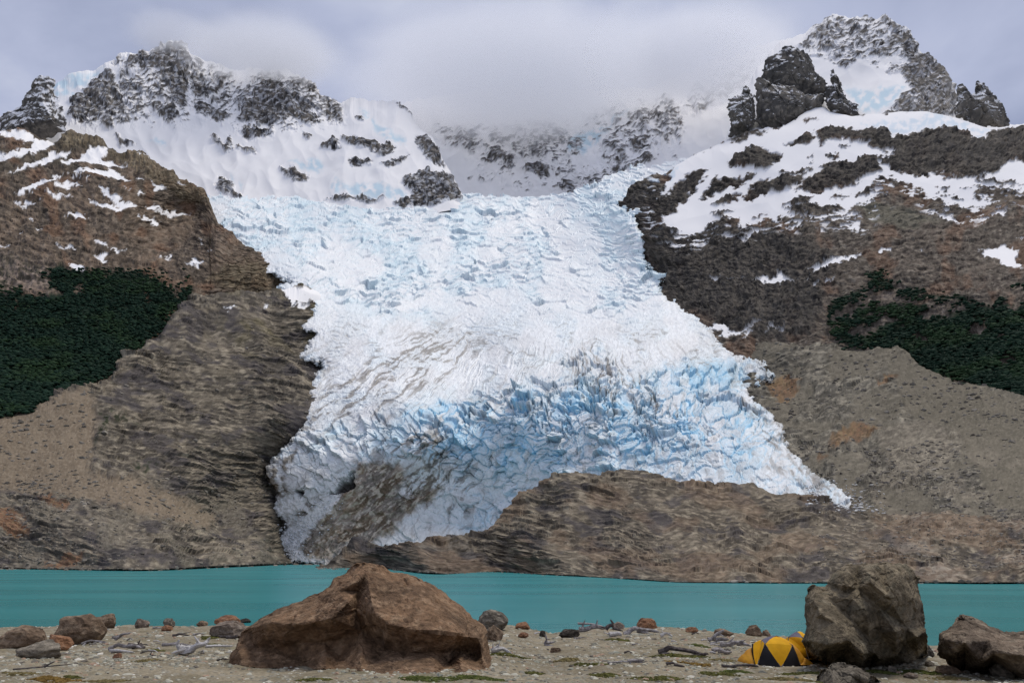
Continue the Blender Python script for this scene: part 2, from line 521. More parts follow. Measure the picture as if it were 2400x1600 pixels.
# cirque wall at the head of the valley
far_mountain('mountain_cirque', 'hazy snow-plastered cirque wall at the head of the glacier valley',
    880, 1860, [(880, 262), (960, 240), (1100, 215), (1250, 200), (1400, 215), (1520, 200), (1600, 170), (1700, 140), (1800, 105), (1860, 90)], [(880, 520), (1860, 520)],
    [(880, 480, 3900), (1250, 480, 4300), (1600, 480, 3700), (880, 200, 4500), (1250, 200, 5000), (1600, 200, 4500), (1860, 60, 4700), (1860, 480, 3500), (1450, 400, 3900)],
    [z2([(930,1120),(1060,1000),(1110,1050),(1160,1070),(1150,1110),(1050,1110)]), z2([(1200,1160),(1290,1110),(1420,1130),(1420,1190),(1380,1250),(1310,1190)]),
     z2([(1440,1160),(1500,1180),(1460,1205)]), z2([(930,1190),(980,1240),(1050,1190),(1000,1250),(940,1240)]), z2([(1470,1270),(1560,1210),(1600,1280),(1560,1330)]),
     z2([(1980,1000),(2010,940),(2090,960),(2050,1010),(2000,1050)]), z2([(1980,1160),(2000,1080),(2100,1050),(2110,1090),(2040,1150)]), z2([(1750,1250),(1840,1160),(1900,1100),(1920,1180),(1800,1250)]),
     z2([(1920,860),(2000,780),(2020,800),(1960,870)]), z2([(860,1210),(885,1205),(880,1225)]), z2([(1480,960),(1520,900),(1510,980)])],
    [z2([(650,850),(900,880),(1000,1000),(900,1050),(700,1000)]), z2([(1100,950),(1250,830),(1500,800),(1560,950),(1450,1060),(1300,1100),(1180,1050)]),
     z2([(1800,950),(1950,780),(2200,650),(2323,760),(2323,980),(2100,950),(1950,1100),(1750,1280),(1500,1330),(1600,1200),(1750,1150)]),
     z3([(0,700),(120,560),(330,440),(480,420),(500,520),(380,620),(240,700),(60,780)]), z3([(700,260),(760,180),(900,60),(980,40),(900,150)])],
    blue=[z2([(1540,900),(1760,860),(1950,760),(1800,900),(1640,1060),(1560,1030)])], roll=0.02, relief=1.1, bias=-0.05, seed=20, step=3.2, dust=[z2([(560,900),(1000,850),(1500,760),(2000,700),(2323,650),(2323,1000),(1900,1200),(1500,1340),(1150,1280),(850,1080)])])

# left snow mountain
far_mountain('mountain_snow_left', 'cloud-capped snowy mountain with dark rock bands rising left of the glacier',
    -900, 1090, [(-900, 330), (-500, 250), (-250, 290), (-120, 300), (60, 262), (125, 205), (165, 176), (207, 165), (238, 155), (262, 145), (289, 124), (317, 127), (351, 113), (382, 103), (403, 97), (425, 101), (446, 128), (517, 152), (551, 166), (603, 163), (671, 167), (723, 190), (757, 216), (800, 236), (821, 227), (869, 238), (927, 236), (965, 272), (986, 303), (1013, 327), (1034, 372), (1055, 410), (1090, 468)],
    [(-900, 520), (300, 540), (600, 520), (1000, 505), (1090, 490)],
    [(-100, 480, 2900), (300, 480, 2900), (600, 470, 2950), (900, 470, 3000), (1060, 470, 3050), (300, 330, 3250), (600, 330, 3300), (900, 330, 3350), (1000, 320, 3450), (130, 220, 3500), (400, 110, 3900), (400, 250, 3500), (650, 180, 3750), (650, 280, 3450), (850, 240, 3650), (-100, 300, 3400), (-900, 300, 3200), (-900, 500, 2700)],
    [z1([(470,790),(480,680),(600,590),(720,480),(780,500),(800,600),(860,700),(880,780),(740,760),(560,830)]),
     z1([(840,450),(850,410),(1000,350),(1110,290),(1240,290),(1290,400),(1290,560),(1270,700),(1230,760),(1190,660),(1130,590),(1080,470),(980,470)]),
     z1([(1300,690),(1420,680),(1520,760),(1570,800),(1520,860),(1420,800),(1330,740)]), z1([(1300,560),(1440,560),(1440,640),(1300,650)]),
     z1([(1610,830),(1650,740),(1750,640),(1800,560),(1900,540),(1960,620),(2060,680),(2170,790),(2140,860),(2060,850),(1990,800),(1860,860),(1760,850)]),
     z1([(1070,780),(1180,700),(1230,780),(1190,850),(1120,830)]), z1([(1180,640),(1280,600),(1270,720),(1220,740)]),
     z1([(2190,700),(2323,700),(2323,830),(2240,790)]), z1([(1610,900),(1700,860),(1850,880),(1790,930),(1720,930)]),
     z1([(1430,920),(1530,990),(1560,920),(1590,960),(1580,1020),(1520,1025),(1450,960)]), z1([(1615,985),(1740,1000),(1750,1050),(1690,1060),(1620,1010)]),
     z1([(2050,910),(2120,910),(2110,935),(2060,935)]), z1([(2190,965),(2300,960),(2310,1010),(2200,1000)]),
     z1([(1910,1135),(2000,1140),(2110,1180),(2080,1210),(2010,1220),(1930,1170)]), z1([(1465,1250),(1510,1205),(1580,1250),(1600,1310),(1680,1375),(1560,1335),(1490,1300)]),
     z1([(780,900),(830,940),(910,960),(880,990),(810,990),(780,930)]), z1([(690,850),(760,800),(780,870),(740,880)]), z1([(800,830),(880,820),(870,855),(800,860)]),
     z2([(0,940),(150,940),(240,970),(370,1000),(350,1050),(270,1060),(180,1010),(50,1000)]), z2([(50,1090),(180,1080),(200,1120),(80,1130)]), z2([(260,1130),(480,1035),(400,1100),(320,1145)]),
     z2([(490,920),(560,940),(650,1040),(690,1160),(620,1110),(560,1040)]), z2([(430,1200),(560,1165),(650,1180),(740,1190),(800,1320),(830,1360),(740,1370),(600,1400),(500,1420),(390,1420),(360,1385),(490,1340),(440,1270)]),
     z2([(-110,1360),(0,1325),(100,1345),(300,1365),(220,1385),(0,1370)]), z2([(85,780),(140,790),(150,840),(110,820)]), z2([(355,690),(390,690),(480,780),(460,790)])],
    [z1([(780,700),(800,560),(840,450),(1000,470),(1090,500),(1200,660),(1240,790),(1180,860),(1080,800),(1000,780),(940,810),(850,850),(780,830),(600,850),(480,830),(560,760)]),
     z1([(1290,400),(1500,440),(1620,500),(1600,690),(1530,740),(1450,640),(1290,700)]), z1([(1450,700),(1560,690),(1570,800),(1500,800)]),
     z1([(1600,720),(1720,480),(1950,490),(2130,560),(2220,640),(2323,680),(2323,850),(2180,800),(2100,700),(1990,820),(1700,860)]), z1([(750,420),(860,350),(900,370),(800,450)]),
     z1([(1600,900),(1850,850),(1860,930),(1700,950)])],
    ragged=3.5, dust=[z1([(470,800),(600,570),(860,390),(1110,290),(1290,380),(1600,480),(1950,480),(2200,640),(2323,690),(2323,830),(2100,870),(1860,880),(1600,850),(1400,830),(1200,860),(900,840),(600,860)])], blue=[z1([(340,600),(500,510),(700,460),(620,560),(480,650),(400,680)]), z2([(110,740),(170,750),(250,860),(440,940),(430,1000),(330,960),(220,900)]), z2([(-20,1270),(240,1240),(460,1320),(380,1370),(100,1345)]),
          z1([(1960,1100),(2160,1060),(2220,1120),(2150,1160)]), z1([(1010,940),(1080,940),(1140,990),(1120,1010)]), z1([(2220,1290),(2280,1220),(2340,1260),(2323,1320),(2250,1330)]), z1([(1560,1190),(1650,1260),(1640,1290),(1580,1230)])])

# right peak
far_mountain('mountain_peak_right', 'steep snow-streaked rock peak with a hanging icefield towering on the right',
    1690, 3300, [(1690, 350), (1705, 320), (1735, 240), (1765, 175), (1793, 138), (1820, 107), (1862, 86), (1903, 65), (1944, 35), (1962, 31), (2006, 36), (2037, 43), (2068, 41), (2099, 52), (2130, 67), (2151, 90), (2165, 122), (2175, 119), (2185, 141), (2213, 158), (2223, 186), (2240, 222), (2262, 262), (2300, 285), (2520, 300), (2750, 240), (3000, 290), (3300, 260)],
    [(1700, 400), (3300, 400)],
    [(1700, 390, 2650), (2000, 390, 2600), (2300, 390, 2600), (2520, 390, 2600), (1700, 260, 3000), (1800, 130, 3300), (1960, 35, 3500), (2000, 120, 3250), (2000, 200, 3050), (2150, 100, 3450), (2020, 262, 2800), (2200, 200, 3200), (2200, 280, 2800), (1850, 280, 2780), (2400, 290, 2900), (3300, 270, 2900), (3300, 390, 2500)],
    [z3([(1540,400),(1600,280),(1650,360),(1680,345),(1790,460),(1815,540),(1870,690),(1860,790),(1700,790),(1560,700),(1620,620),(1540,600),(1500,480)]),
     z3([(1030,430),(1160,400),(1160,450),(1070,470)]), z3([(1360,790),(1400,740),(1500,640),(1620,600),(1700,780),(1500,790)]), z3([(1130,290),(1230,290),(1230,330),(1130,330)]), z3([(1440,250),(1560,210),(1620,300),(1600,400),(1500,360)]),
     z3([(1000,210),(1050,200),(1050,240),(1010,240)]), z3([(900,280),(1000,260),(1080,320),(1000,350),(930,320)]), z3([(1280,330),(1430,300),(1440,350),(1340,385),(1280,370)])],
    [z3([(780,320),(850,220),(1000,100),(1180,115),(1360,110),(1540,190),(1600,260),(1640,360),(1620,420),(1540,400),(1450,350),(1380,380),(1270,395),(1240,330),(1200,380),(1100,355),(1000,350),(900,330)]),
     z3([(880,370),(1000,375),(1250,340),(1250,420),(1130,390),(1000,405),(900,400)]), z3([(1420,420),(1540,430),(1520,500),(1470,490),(1380,490)]), z3([(1300,410),(1340,400),(1330,450),(1290,440)])],
    blue=[z3([(1090,590),(1250,610),(1400,600),(1510,585),(1490,640),(1400,720),(1300,780),(1210,780),(1170,690)])], roll=0.03, relief=0.85, ragged=4.0, tone=1.15, seed=40)

# ------------------------------------------------------------------ free-standing rock bodies (spires, buttresses, boulders)
def vnormals(V, T):
    fn = np.cross(V[T[:, 1]] - V[T[:, 0]], V[T[:, 2]] - V[T[:, 0]])
    n = np.zeros_like(V)
    for k in range(3):
        np.add.at(n, T[:, k], fn)
    return n / (np.linalg.norm(n, axis=1, keepdims=True) + 1e-9)

def rock_body(outline, inner, Y0, thick, na=220, nr=46, edge_noise=3.0, soft=4.0):
    """Closed rock: outline points (u, v[, forward]) and inner points (u, v, forward); forward is how far the face
    stands out towards the eye from the plane Y0. The far side is a rough dome of depth `thick`."""
    o = np.array([(p[0], p[1], p[2] if len(p) > 2 else 0.0) for p in outline], float)
    oc = np.vstack([o, o[:1]])
    L = np.concatenate([[0], np.cumsum(np.hypot(*np.diff(oc[:, :2], axis=0).T))])
    q = np.linspace(0, L[-1], na, endpoint=False)
    ou, ov, of = (np.interp(q, L, oc[:, k]) for k in range(3))
    nz = np.stack([np.cos(2 * np.pi * q / L[-1]) * 6, np.sin(2 * np.pi * q / L[-1]) * 6, q * 0 + Y0], -1)
    ou = ou + edge_noise * fbm(nz, 4, 0.6); ov = ov + edge_noise * fbm(nz + 50, 4, 0.6)
    cu, cv = (np.mean([p[0] for p in inner]), np.mean([p[1] for p in inner])) if len(inner) else (ou.mean(), ov.mean())
    cp = np.vstack([np.array(inner, float).reshape(-1, 3), np.stack([ou, ov, of], -1)[::max(1, na // 70)]])
    from mathutils.geometry import delaunay_2d_cdt
    dv, _, dt, dov, _, _ = delaunay_2d_cdt([Vector((float(p[0]), float(p[1]))) for p in cp], [], [], 0, 1e-4)
    dz = np.array([np.mean([cp[i, 2] for i in g]) if len(g) else 0.0 for g in dov])
    dv = np.array([(p.x, p.y) for p in dv])
    def flat(u, v):
        r = np.zeros(np.shape(u))
        for (a_, b_, c_) in dt:
            (x1, y1), (x2, y2), (x3, y3) = dv[a_], dv[b_], dv[c_]
            den = (y2 - y3) * (x1 - x3) + (x3 - x2) * (y1 - y3)
            if abs(den) < 1e-6:
                continue
            w1 = ((y2 - y3) * (u - x3) + (x3 - x2) * (v - y3)) / den
            w2 = ((y3 - y1) * (u - x3) + (x1 - x3) * (v - y3)) / den
            m = (w1 >= -1e-3) & (w2 >= -1e-3) & (w1 + w2 <= 1.001)
            r = np.where(m, w1 * dz[a_] + w2 * dz[b_] + (1 - w1 - w2) * dz[c_], r)
        return r
    def fwd(u, v):                                         # edges broken by a hand's breadth
        j = soft
        return 0.4 * flat(u, v) + 0.15 * (flat(u + j, v) + flat(u - j, v) + flat(u, v + j) + flat(u, v - j))
    s = np.linspace(1, 0, nr + 1)[:-1] ** 0.9
    u = cu + s[:, None] * (ou - cu)[None]; v = cv + s[:, None] * (ov - cv)[None]
    ff = fwd(u, v); ff[0] = of
    front = at(u, v, Y0 - ff)
    tip_f = at(cu, cv, Y0 - fwd(np.array(cu), np.array(cv)))[None]
    sb = s[1:]
    ub = cu + sb[:, None] * (ou - cu)[None] * 0.97; vb = cv + sb[:, None] * (ov - cv)[None] * 0.97
    back = at(ub, vb, Y0 - of[None] * sb[:, None] + thick * np.sqrt(1 - sb[:, None] ** 2) + 0 * ub)
    tip_b = at(cu, cv, Y0 + thick)[None]
    V = np.concatenate([front.reshape(-1, 3), tip_f, back.reshape(-1, 3), tip_b])
    T = []
    ar = np.arange(na); nx = (ar + 1) % na
    def band(a, b, flip):
        t1 = np.stack([a + ar, a + nx, b + nx], -1); t2 = np.stack([a + ar, b + nx, b + ar], -1)
        t = np.concatenate([t1, t2])
        T.append(t[:, ::-1] if flip else t)
    for k in range(nr - 1):
        band(k * na, (k + 1) * na, False)
    tf = nr * na
    T.append(np.stack([(nr - 1) * na + ar, (nr - 1) * na + nx, np.full(na, tf)], -1))
    b0 = tf + 1
    band(0, b0, True)
    for k in range(nr - 2):
        band(b0 + k * na, b0 + (k + 1) * na, True)
    tb = b0 + (nr - 1) * na
    T.append(np.stack([b0 + (nr - 2) * na + nx, b0 + (nr - 2) * na + ar, np.full(na, tb)], -1))
    T = np.concatenate(T)
    n = vnormals(V, T)
    c = V.mean(0)
    if ((V - c) * n).sum() < 0:
        T = T[:, ::-1]; n = -n
    return V, T, n

def spire(name, label, outline, inner, Y0, thick, snowy=0.25, tone=1.0):
    inner = [(a, b, f * 0.6) for a, b, f in inner]
    cu_, cv_ = np.mean([p[0] for p in inner]), np.mean([p[1] for p in inner])
    inner += [(cu_ + (p[0] - cu_) * 0.82, cv_ + (p[1] - cv_) * 0.82, 22.0) for p in outline[::2]]
    V, T, n = rock_body(outline, inner, Y0, thick, na=190, nr=38, edge_noise=5.0, soft=1.5)
    colm = ridged(V * np.array([1, 0.6, 0.22], f32) / 60.0, 4, 0.6)
    c1, c2, q1, q2, cx, cy = cells(V[:, 0] / 48.0 + 0.25 * fbm(V / 90, 2), V[:, 2] / 120.0, 5)
    V = V + n * ((4 * (colm - 0.4) + 20 * cx * (q1 - 0.5) + 10 * cy * (q2 - 0.6) + 2 * fbm(V / 16.0, 3) - 5 * sstep(0.08, 0.0, c2 - c1))[:, None])
    n = vnormals(V, T)
    led = fbm(V * np.array([0.8, 0.8, 1.3], f32) / 34.0, 4, 0.65)
    sn = sstep(0.35, 0.55, n[:, 2] * 0.75 + led * 0.6 + snowy)
    C = lerp(rock_color3(V, 30, (0.07, 0.066, 0.064), (0.12, 0.11, 0.10), (0.18, 0.162, 0.142)) * tone, SNOW, sn)
    return tag(link(name, mesh_from(name, V, T, C), M_TERRAIN), label, kind='structure')

spire('rock_tower', 'snow-dusted rock tower at the far left edge of the skyline',
    [(-30, 330), (-25, 290), (20, 262), (52, 251), (57, 222), (71, 207), (79, 184), (93, 177), (117, 182), (131, 194), (122, 205), (138, 235), (150, 262), (158, 290), (152, 312), (120, 322), (60, 332)],
    [(95, 230, 70), (60, 290, 90), (120, 280, 90), (0, 310, 60), (95, 195, 30)], 3050, 150, snowy=0.2, tone=1.1)
spire('rock_block', 'dark square-topped rock block high under the right peak',
    z3([(545,480),(560,410),(620,370),(690,310),(760,315),(830,350),(880,420),(895,480),(950,520),(985,570),(975,650),(870,690),(780,680),(640,640),(540,600)]),
    [(*z3([(700, 430)])[0], 70), (*z3([(800, 540)])[0], 70), (*z3([(620, 470)])[0], 55), (*z3([(900, 560)])[0], 45)], 2850, 140, snowy=-0.05, tone=1.0)
spire('rock_buttress', 'broad vertical dark buttress below the square rock block',
    z3([(495,600),(500,530),(560,535),(590,575),(760,585),(830,650),(960,630),(965,700),(900,745),(830,765),(770,815),(690,855),(680,880),(560,895),(500,840)]),
    [(*z3([(620, 640)])[0], 90), (*z3([(760, 700)])[0], 90), (*z3([(600, 800)])[0], 110), (*z3([(900, 690)])[0], 50)], 2760, 120, snowy=-0.12, tone=1.15)
spire('rock_pillar', 'snow-ledged dark rock pillar leaning left of the broad buttress',
    z3([(305,745),(318,670),(400,640),(412,590),(440,588),(470,650),(492,640),(492,830),(450,895),(320,935),(330,880)]),
    [(*z3([(420, 700)])[0], 70), (*z3([(400, 830)])[0], 90)], 2760, 110, snowy=0.08, tone=0.95)
spire('rock_spire', 'sharp leaning rock spire beside the hanging icefield',
    z3([(965,700),(975,600),(1015,560),(1008,480),(1025,476),(1060,530),(1100,640),(1130,690),(1190,715),(1208,795),(1160,805),(1090,805),(1030,805),(1005,750)]),
    [(*z3([(1045, 620)])[0], 50), (*z3([(1080, 740)])[0], 80)], 2740, 90, snowy=0.02, tone=0.95)
spire('rock_spire', 'twin-topped brown rock spire at the right end of the snow shelf',
    z3([(1855,790),(1868,590),(1890,572),(1925,592),(1965,650),(1985,640),(2000,555),(2020,546),(2080,600),(2160,690),(2200,760),(2230,850),(2170,870),(2050,860),(1900,815)]),
    [(*z3([(1910, 680)])[0], 50), (*z3([(2050, 700)])[0], 80), (*z3([(2100, 800)])[0], 90), (*z3([(1965, 690)])[0], 20)], 2720, 110, snowy=0.0, tone=1.25)

# ------------------------------------------------------------------ mountainsides and shores around the lake
def plane_depth(v):
    b = (800 - v) / FPX
    dz = (SP + b * CP) / (CP - b * SP)
    return EYE / np.maximum(-dz, 1e-4)

D_L2 = Depth([(-100, 970, 1080), (0, 950, 1100), (200, 890, 1250), (400, 760, 1560), (450, 690, 1720), (0, 640, 1700), (300, 640, 1750), (550, 660, 1920), (550, 700, 1880), (700, 680, 2080), (0, 480, 2050), (300, 480, 2150), (500, 540, 2250), (650, 630, 2150), (150, 340, 2550), (300, 350, 2500), (480, 450, 2480), (480, 500, 2420), (-100, 310, 2600), (-100, 640, 1700), (-900, 980, 950), (-900, 640, 1500), (-900, 310, 2400)])
D_L3 = Depth([(-900, 985, 900), (-900, 1334, 590), (-150, 970, 1000), (0, 970, 1050), (200, 905, 1170), (390, 740, 1530), (450, 690, 1660), (550, 690, 1740), (700, 690, 1880), (-150, 1334, 590), (0, 1334, 595), (362, 1337, 492), (517, 1329, 700), (620, 1325, 1000), (700, 1322, 1405), (760, 1322, 1430), (700, 1000, 1500), (700, 850, 1700), (400, 1000, 1200), (200, 1100, 900), (400, 1200, 820), (540, 1210, 1180), (560, 1090, 1350), (630, 1100, 1455), (645, 1170, 1442), (655, 1250, 1428), (690, 1311, 1400), (720, 1080, 1580), (740, 1170, 1600), (760, 1250, 1560), (740, 1290, 1500), (0, 1150, 830), (820, 1000, 1600), (820, 1250, 1500), (840, 690, 2200), (770, 690, 2030), (770, 720, 1980)])
D_R2 = Depth([(1440, 480, 2780), (1445, 600, 2640), (1490, 500, 2560), (1510, 600, 2330), (1600, 720, 1900), (1740, 830, 1550), (1640, 370, 2650), (1850, 290, 2620), (2100, 270, 2620), (2400, 290, 2600), (2100, 300, 2500), (1700, 450, 2400), (2000, 450, 2150), (2300, 450, 2000), (1700, 550, 2200), (1900, 600, 1850), (2300, 620, 1550), (2000, 700, 1600), (2400, 750, 1250), (2000, 810, 1450), (2130, 830, 1350), (2400, 930, 1060), (2300, 340, 2350), (2300, 420, 2080), (1650, 650, 2000), (2550, 600, 1500), (2550, 950, 1000), (3300, 290, 2450), (3300, 600, 1400), (3300, 1000, 880)])
D_R3 = Depth([(1659, 765, 1788), (1738, 831, 1574), (1803, 862, 1414), (1807, 882, 1357), (1765, 903, 1337), (1766, 942, 1226), (1797, 965, 1152), (1835, 1003, 1059), (1858, 1072, 908), (1900, 1114, 789), (1950, 1145, 687), (1990, 1172, 630), (1700, 950, 1330), (1750, 1050, 1090), (2030, 1200, 590), (2120, 830, 1280), (2000, 820, 1400), (2400, 930, 1000), (2400, 1200, 470), (2200, 1000, 950), (2200, 1180, 570), (2500, 1000, 900), (1800, 830, 1480), (2550, 1200, 450), (3300, 990, 820), (3300, 1250, 380)])
D_HUMP = Depth([(3300, 1367, 215), (3300, 1240, 390), (740, 1332, 640), (906, 1334, 590), (951, 1338, 470), (1046, 1345, 366), (1174, 1340, 430), (1300, 1348, 335), (1430, 1355, 280), (1583, 1365, 225), (1774, 1367, 215), (2100, 1367, 215), (2550, 1367, 215), (800, 1290, 700), (880, 1278, 680), (1078, 1258, 560), (1150, 1230, 560), (1225, 1158, 600), (1315, 1112, 560), (1422, 1107, 540), (1529, 1112, 540), (1690, 1133, 560), (1851, 1154, 600), (1965, 1175, 630), (2100, 1190, 540), (2300, 1220, 430), (2550, 1230, 420), (1400, 1230, 430), (1700, 1250, 370), (2000, 1270, 350), (2300, 1290, 300), (1200, 1280, 450)])

SHORE_L = curve([(-900, 1336), (-200, 1334), (0, 1334), (160, 1335), (362, 1337), (517, 1329), (620, 1325), (689, 1322), (760, 1322), (840, 1322)])
SHORE_R = curve([(700, 1331), (743, 1333), (906, 1335), (951, 1339), (1046, 1346), (1120, 1343), (1174, 1341), (1238, 1345), (1300, 1348), (1430, 1355), (1583, 1365), (1774, 1367), (2600, 1367)])

# --- left hillside: brown shoulder with snow streaks, cliffs and the ground under the forest
FOREST_L = z4([(-2700,560),(-200,460),(0,450),(130,440),(250,450),(330,470),(350,380),(340,260),(400,255),(480,285),(600,280),(800,295),(950,270),(1050,330),(1120,370),(1200,460),(1310,370),(1310,450),(1200,550),(1130,580),(1110,690),(1000,730),(940,800),(860,830),(820,870),(770,940),(620,1030),(500,1060),(350,1130),(200,1200),(0,1250),(-200,1300),(-2700,1450)])
CLEAR_L = [z4([(500,390),(550,370),(590,410),(540,440),(500,420)]), z4([(980,440),(1010,440),(1040,490),(1010,480)]), z4([(150,440),(200,400),(250,430),(200,455)]), z4([(320,450),(370,400),(435,410),(420,450),(340,475)]), z4([(70,510),(120,490),(130,530),(90,540)]), z4([(700,310),(740,320),(720,340)])]
SNOW_L2 = [z1(p) for p in (
    [(-300,900),(0,890),(120,890),(240,900),(250,950),(390,930),(330,1010),(280,1030),(200,1020),(240,960),(120,960),(0,930),(-300,930)],
    [(-300,1090),(0,1080),(150,1020),(330,1010),(210,1060),(100,1100),(0,1125),(-300,1140)], [(60,1190),(290,1070),(480,1010),(450,1050),(300,1110),(130,1175)],
    [(620,990),(760,995),(700,1065),(860,1085),(740,1100),(600,1080),(520,1110),(440,1150),(430,1110),(560,1060)], [(470,1195),(640,1150),(790,1130),(890,1225),(800,1190),(600,1198)],
    [(100,1330),(220,1260),(350,1220),(430,1190),(400,1230),(300,1260),(230,1310),(170,1332)], [(290,1318),(500,1328),(400,1342)], [(370,1270),(450,1235),(560,1250),(450,1272),(400,1300)],
    [(680,1265),(720,1280),(760,1330),(850,1380),(950,1400),(900,1422),(780,1420),(600,1362),(620,1345),(700,1372),(790,1390),(700,1310)], [(1030,1240),(1145,1302),(1050,1290)],
    [(920,1205),(975,1242),(930,1232)], [(1215,1235),(1272,1250),(1230,1262)], [(945,1455),(1110,1500),(1070,1517),(1000,1490)], [(980,1405),(1060,1400),(1150,1430),(1310,1450),(1200,1462),(1060,1432)],
    [(430,1440),(530,1430),(600,1450),(540,1457)], [(590,1225),(640,1232),(600,1240)], [(840,1295),(880,1305),(850,1305)], [(940,1320),(980,1340),(940,1340)], [(930,1030),(960,1050),(940,1050)], [(985,1035),(1020,1050),(990,1050)], [(200,1470),(240,1470),(220,1482)], [(250,1545),(290,1547),(260,1556)],
    [(90,1390),(200,1370),(280,1360),(160,1395)])] + [z4(p) for p in (
    [(485,232),(590,275),(560,287),(500,265)], [(635,153),(732,170),(700,200),(742,228),(680,212)], [(635,63),(720,98),(737,126),(650,92)], [(735,150),(770,132),(862,156)], [(392,113),(470,128),(520,140),(450,142)],
    [(-20,108),(78,108),(20,132)], [(1268,235),(1310,225),(1400,240),(1345,256)], [(1358,63),(1392,80),(1380,97)], [(1060,196),(1165,188),(1165,202)], [(1420,148),(1450,140),(1450,152)], [(120,25),(145,18),(140,30)])]
SNOW_L3 = [z4(p) for p in ([(1890,398),(1950,405),(2060,395),(2300,380),(2300,520),(2130,500),(1975,497),(1930,430)], [(1785,483),(1842,500),(1810,508)], [(1508,525),(1560,550),(1625,545),(1550,560)], [(1960,500),(2130,505),(2050,522)])]

TOP_L2 = curve([(-900, 360), (-600, 290), (-350, 330), (-160, 305), (0, 310), (60, 302), (127, 333), (148, 312), (169, 302), (193, 313), (234, 322), (257, 341), (286, 349), (310, 344), (348, 358), (396, 389), (434, 417), (468, 434), (482, 448), (491, 466), (494, 492), (506, 520), (537, 537), (578, 568), (620, 592), (651, 619), (668, 640), (709, 660), (722, 669), (740, 700)])
tp = lambda u: TOP_L2(u) + 2.0 * fbm(np.stack([u / 16.0, u * 0 + 8.1, u * 0], -1), 3, 0.6)
u, v, P, N = slope_sheet(-900, 740, tp, curve([(-900, 1080), (-160, 1060), (0, 1020), (213, 940), (390, 800), (740, 730)]), D_L2, roll=0.05, roll_w=18)
pu, pv = warp(u, v, 7, 22, 1)
fo = sstep(-4, 4, np.minimum(sdpoly(pu, pv, FOREST_L), -sdmany(pu, pv, CLEAR_L)))
but = sdmany(pu, pv, [z1([(720,1030),(900,995),(1010,1040),(1150,1130),(1260,1210),(1360,1260),(1425,1360),(1380,1385),(1220,1385),(1150,1310),(1000,1210),(900,1110),(820,1060)]), z1([(370,1000),(430,900),(490,875),(560,905),(700,940),(740,990),(620,985),(500,1000)]), z4([(1500,260),(1700,200),(1900,250),(2060,350),(1900,440),(1700,480),(1550,420),(1400,330)])])
butm = sstep(-8, 8, but)
led = fb2(u, v, 9, 3, 0.6, 3.5, 0.12, 3)
fine = fb2(u, v, 13, 3, 0.65, 1.3, 0.1, 4)
sn = sstep(-1.2, 1.2, sdmany(pu, pv + 2.5 * led, SNOW_L2) + 1.2 * fine)
lowz = sstep(540, 640, v + 30 * fb2(u, v, 120, 2, seed=8))
disp = 20 * (rg2(u, v, 150, 4, 0.5, 1.4, 0.2, 5) - 0.4) + 3.5 * fb2(u, v, 34, 4, 0.6, 1.5, 0.15, 6) * (1 - 0.6 * sn) + 6 * butm * (rg2(u, v, 30, 3, 0.55, 0.45, 0.1, 7) + 0.3)
disp += (1 - sn) * (1 - fo) * (1.6 * led + 2.0 * fine + 3.0 * lowz * rg2(u, v, 22, 3, 0.55, 1.5, 0.35, 9))
sl, sr, sc_ = slabs(u, v, 34, 12, 0.15, 3)
sl2, sr2, _ = slabs(u, v, 15, 6, 0.1, 4)
rough_ = (1 - sn) * (1 - fo)
disp += rough_ * (3.2 * sl + 1.7 * sl2)
P = push(P, N, disp)
C = rock_color(u, v, 9, (0.085, 0.068, 0.056), (0.14, 0.105, 0.082), (0.20, 0.16, 0.13), rust=0.35, aspect=1.6, rot=0.1)
C = C * (0.80 + 0.40 * sr2)[..., None]
grn = sstep(0.0, 0.4, fb2(u, v, 50, 3, 0.55, 2.0, 0.1, 21)) * sstep(480, 340, v) * 0.65
C = lerp(C, col(0.055, 0.052, 0.038), grn)
C = lerp(C, rock_color(u, v, 9, (0.115, 0.09, 0.062), (0.18, 0.145, 0.10), (0.25, 0.21, 0.155), seed=2), butm * 0.7)
pink = sstep(-20, 20, sdmany(pu, pv, [z4([(-200,180),(0,180),(300,250),(420,430),(0,450),(-200,460)])]))
C = lerp(C, rock_color(u, v, 10, (0.065, 0.06, 0.048), (0.21, 0.17, 0.148), (0.27, 0.215, 0.19), seed=3), pink * 0.85)
C = lerp(C, col(0.012, 0.024, 0.014), fo)
C = with_alpha(lerp(C, SNOW, sn), (1 - sn) * (1 - fo))
P, C = add_back(P, C, 500 * K, 450 * K)
tag(link('hillside_left', grid_mesh('hillside_left', P, C, slope=bedding(u, v, 0.12)), M_HILL), 'brown rocky hillside with snow streaks and dark forest on its lower slope', kind='structure')

# --- left apron: moraine, ice-scoured bedrock, shore
TOP_L3 = curve([(-900, 1030), (-160, 985), (0, 970), (69, 953), (121, 929), (172, 905), (213, 893), (265, 864), (282, 842), (296, 828), (324, 812), (344, 793), (372, 778), (392, 752), (413, 729), (451, 697), (520, 692), (600, 690), (660, 684), (720, 672), (790, 668), (840, 668)])
tp = lambda u: TOP_L3(u) + 2.2 * fbm(np.stack([u / 9.0, u * 0 + 4.4, u * 0], -1), 3, 0.6)
u, v, P, N = slope_sheet(-900, 840, tp, lambda u: SHORE_L(u) + 9, D_L3, roll=0.03, roll_w=10, vstep=1.9)
sh = SHORE_L(u)
Yp = plane_depth(v) * 1.03 + 3
w_ = sstep(-3, 2, v - sh)
P = P * (1 - w_[..., None]) + at(u, v, Yp) * w_[..., None]
P[..., 2] = np.where(v > sh + 1, np.minimum(P[..., 2], -0.3), P[..., 2])
pu, pv = warp(u, v, 9, 26, 2)
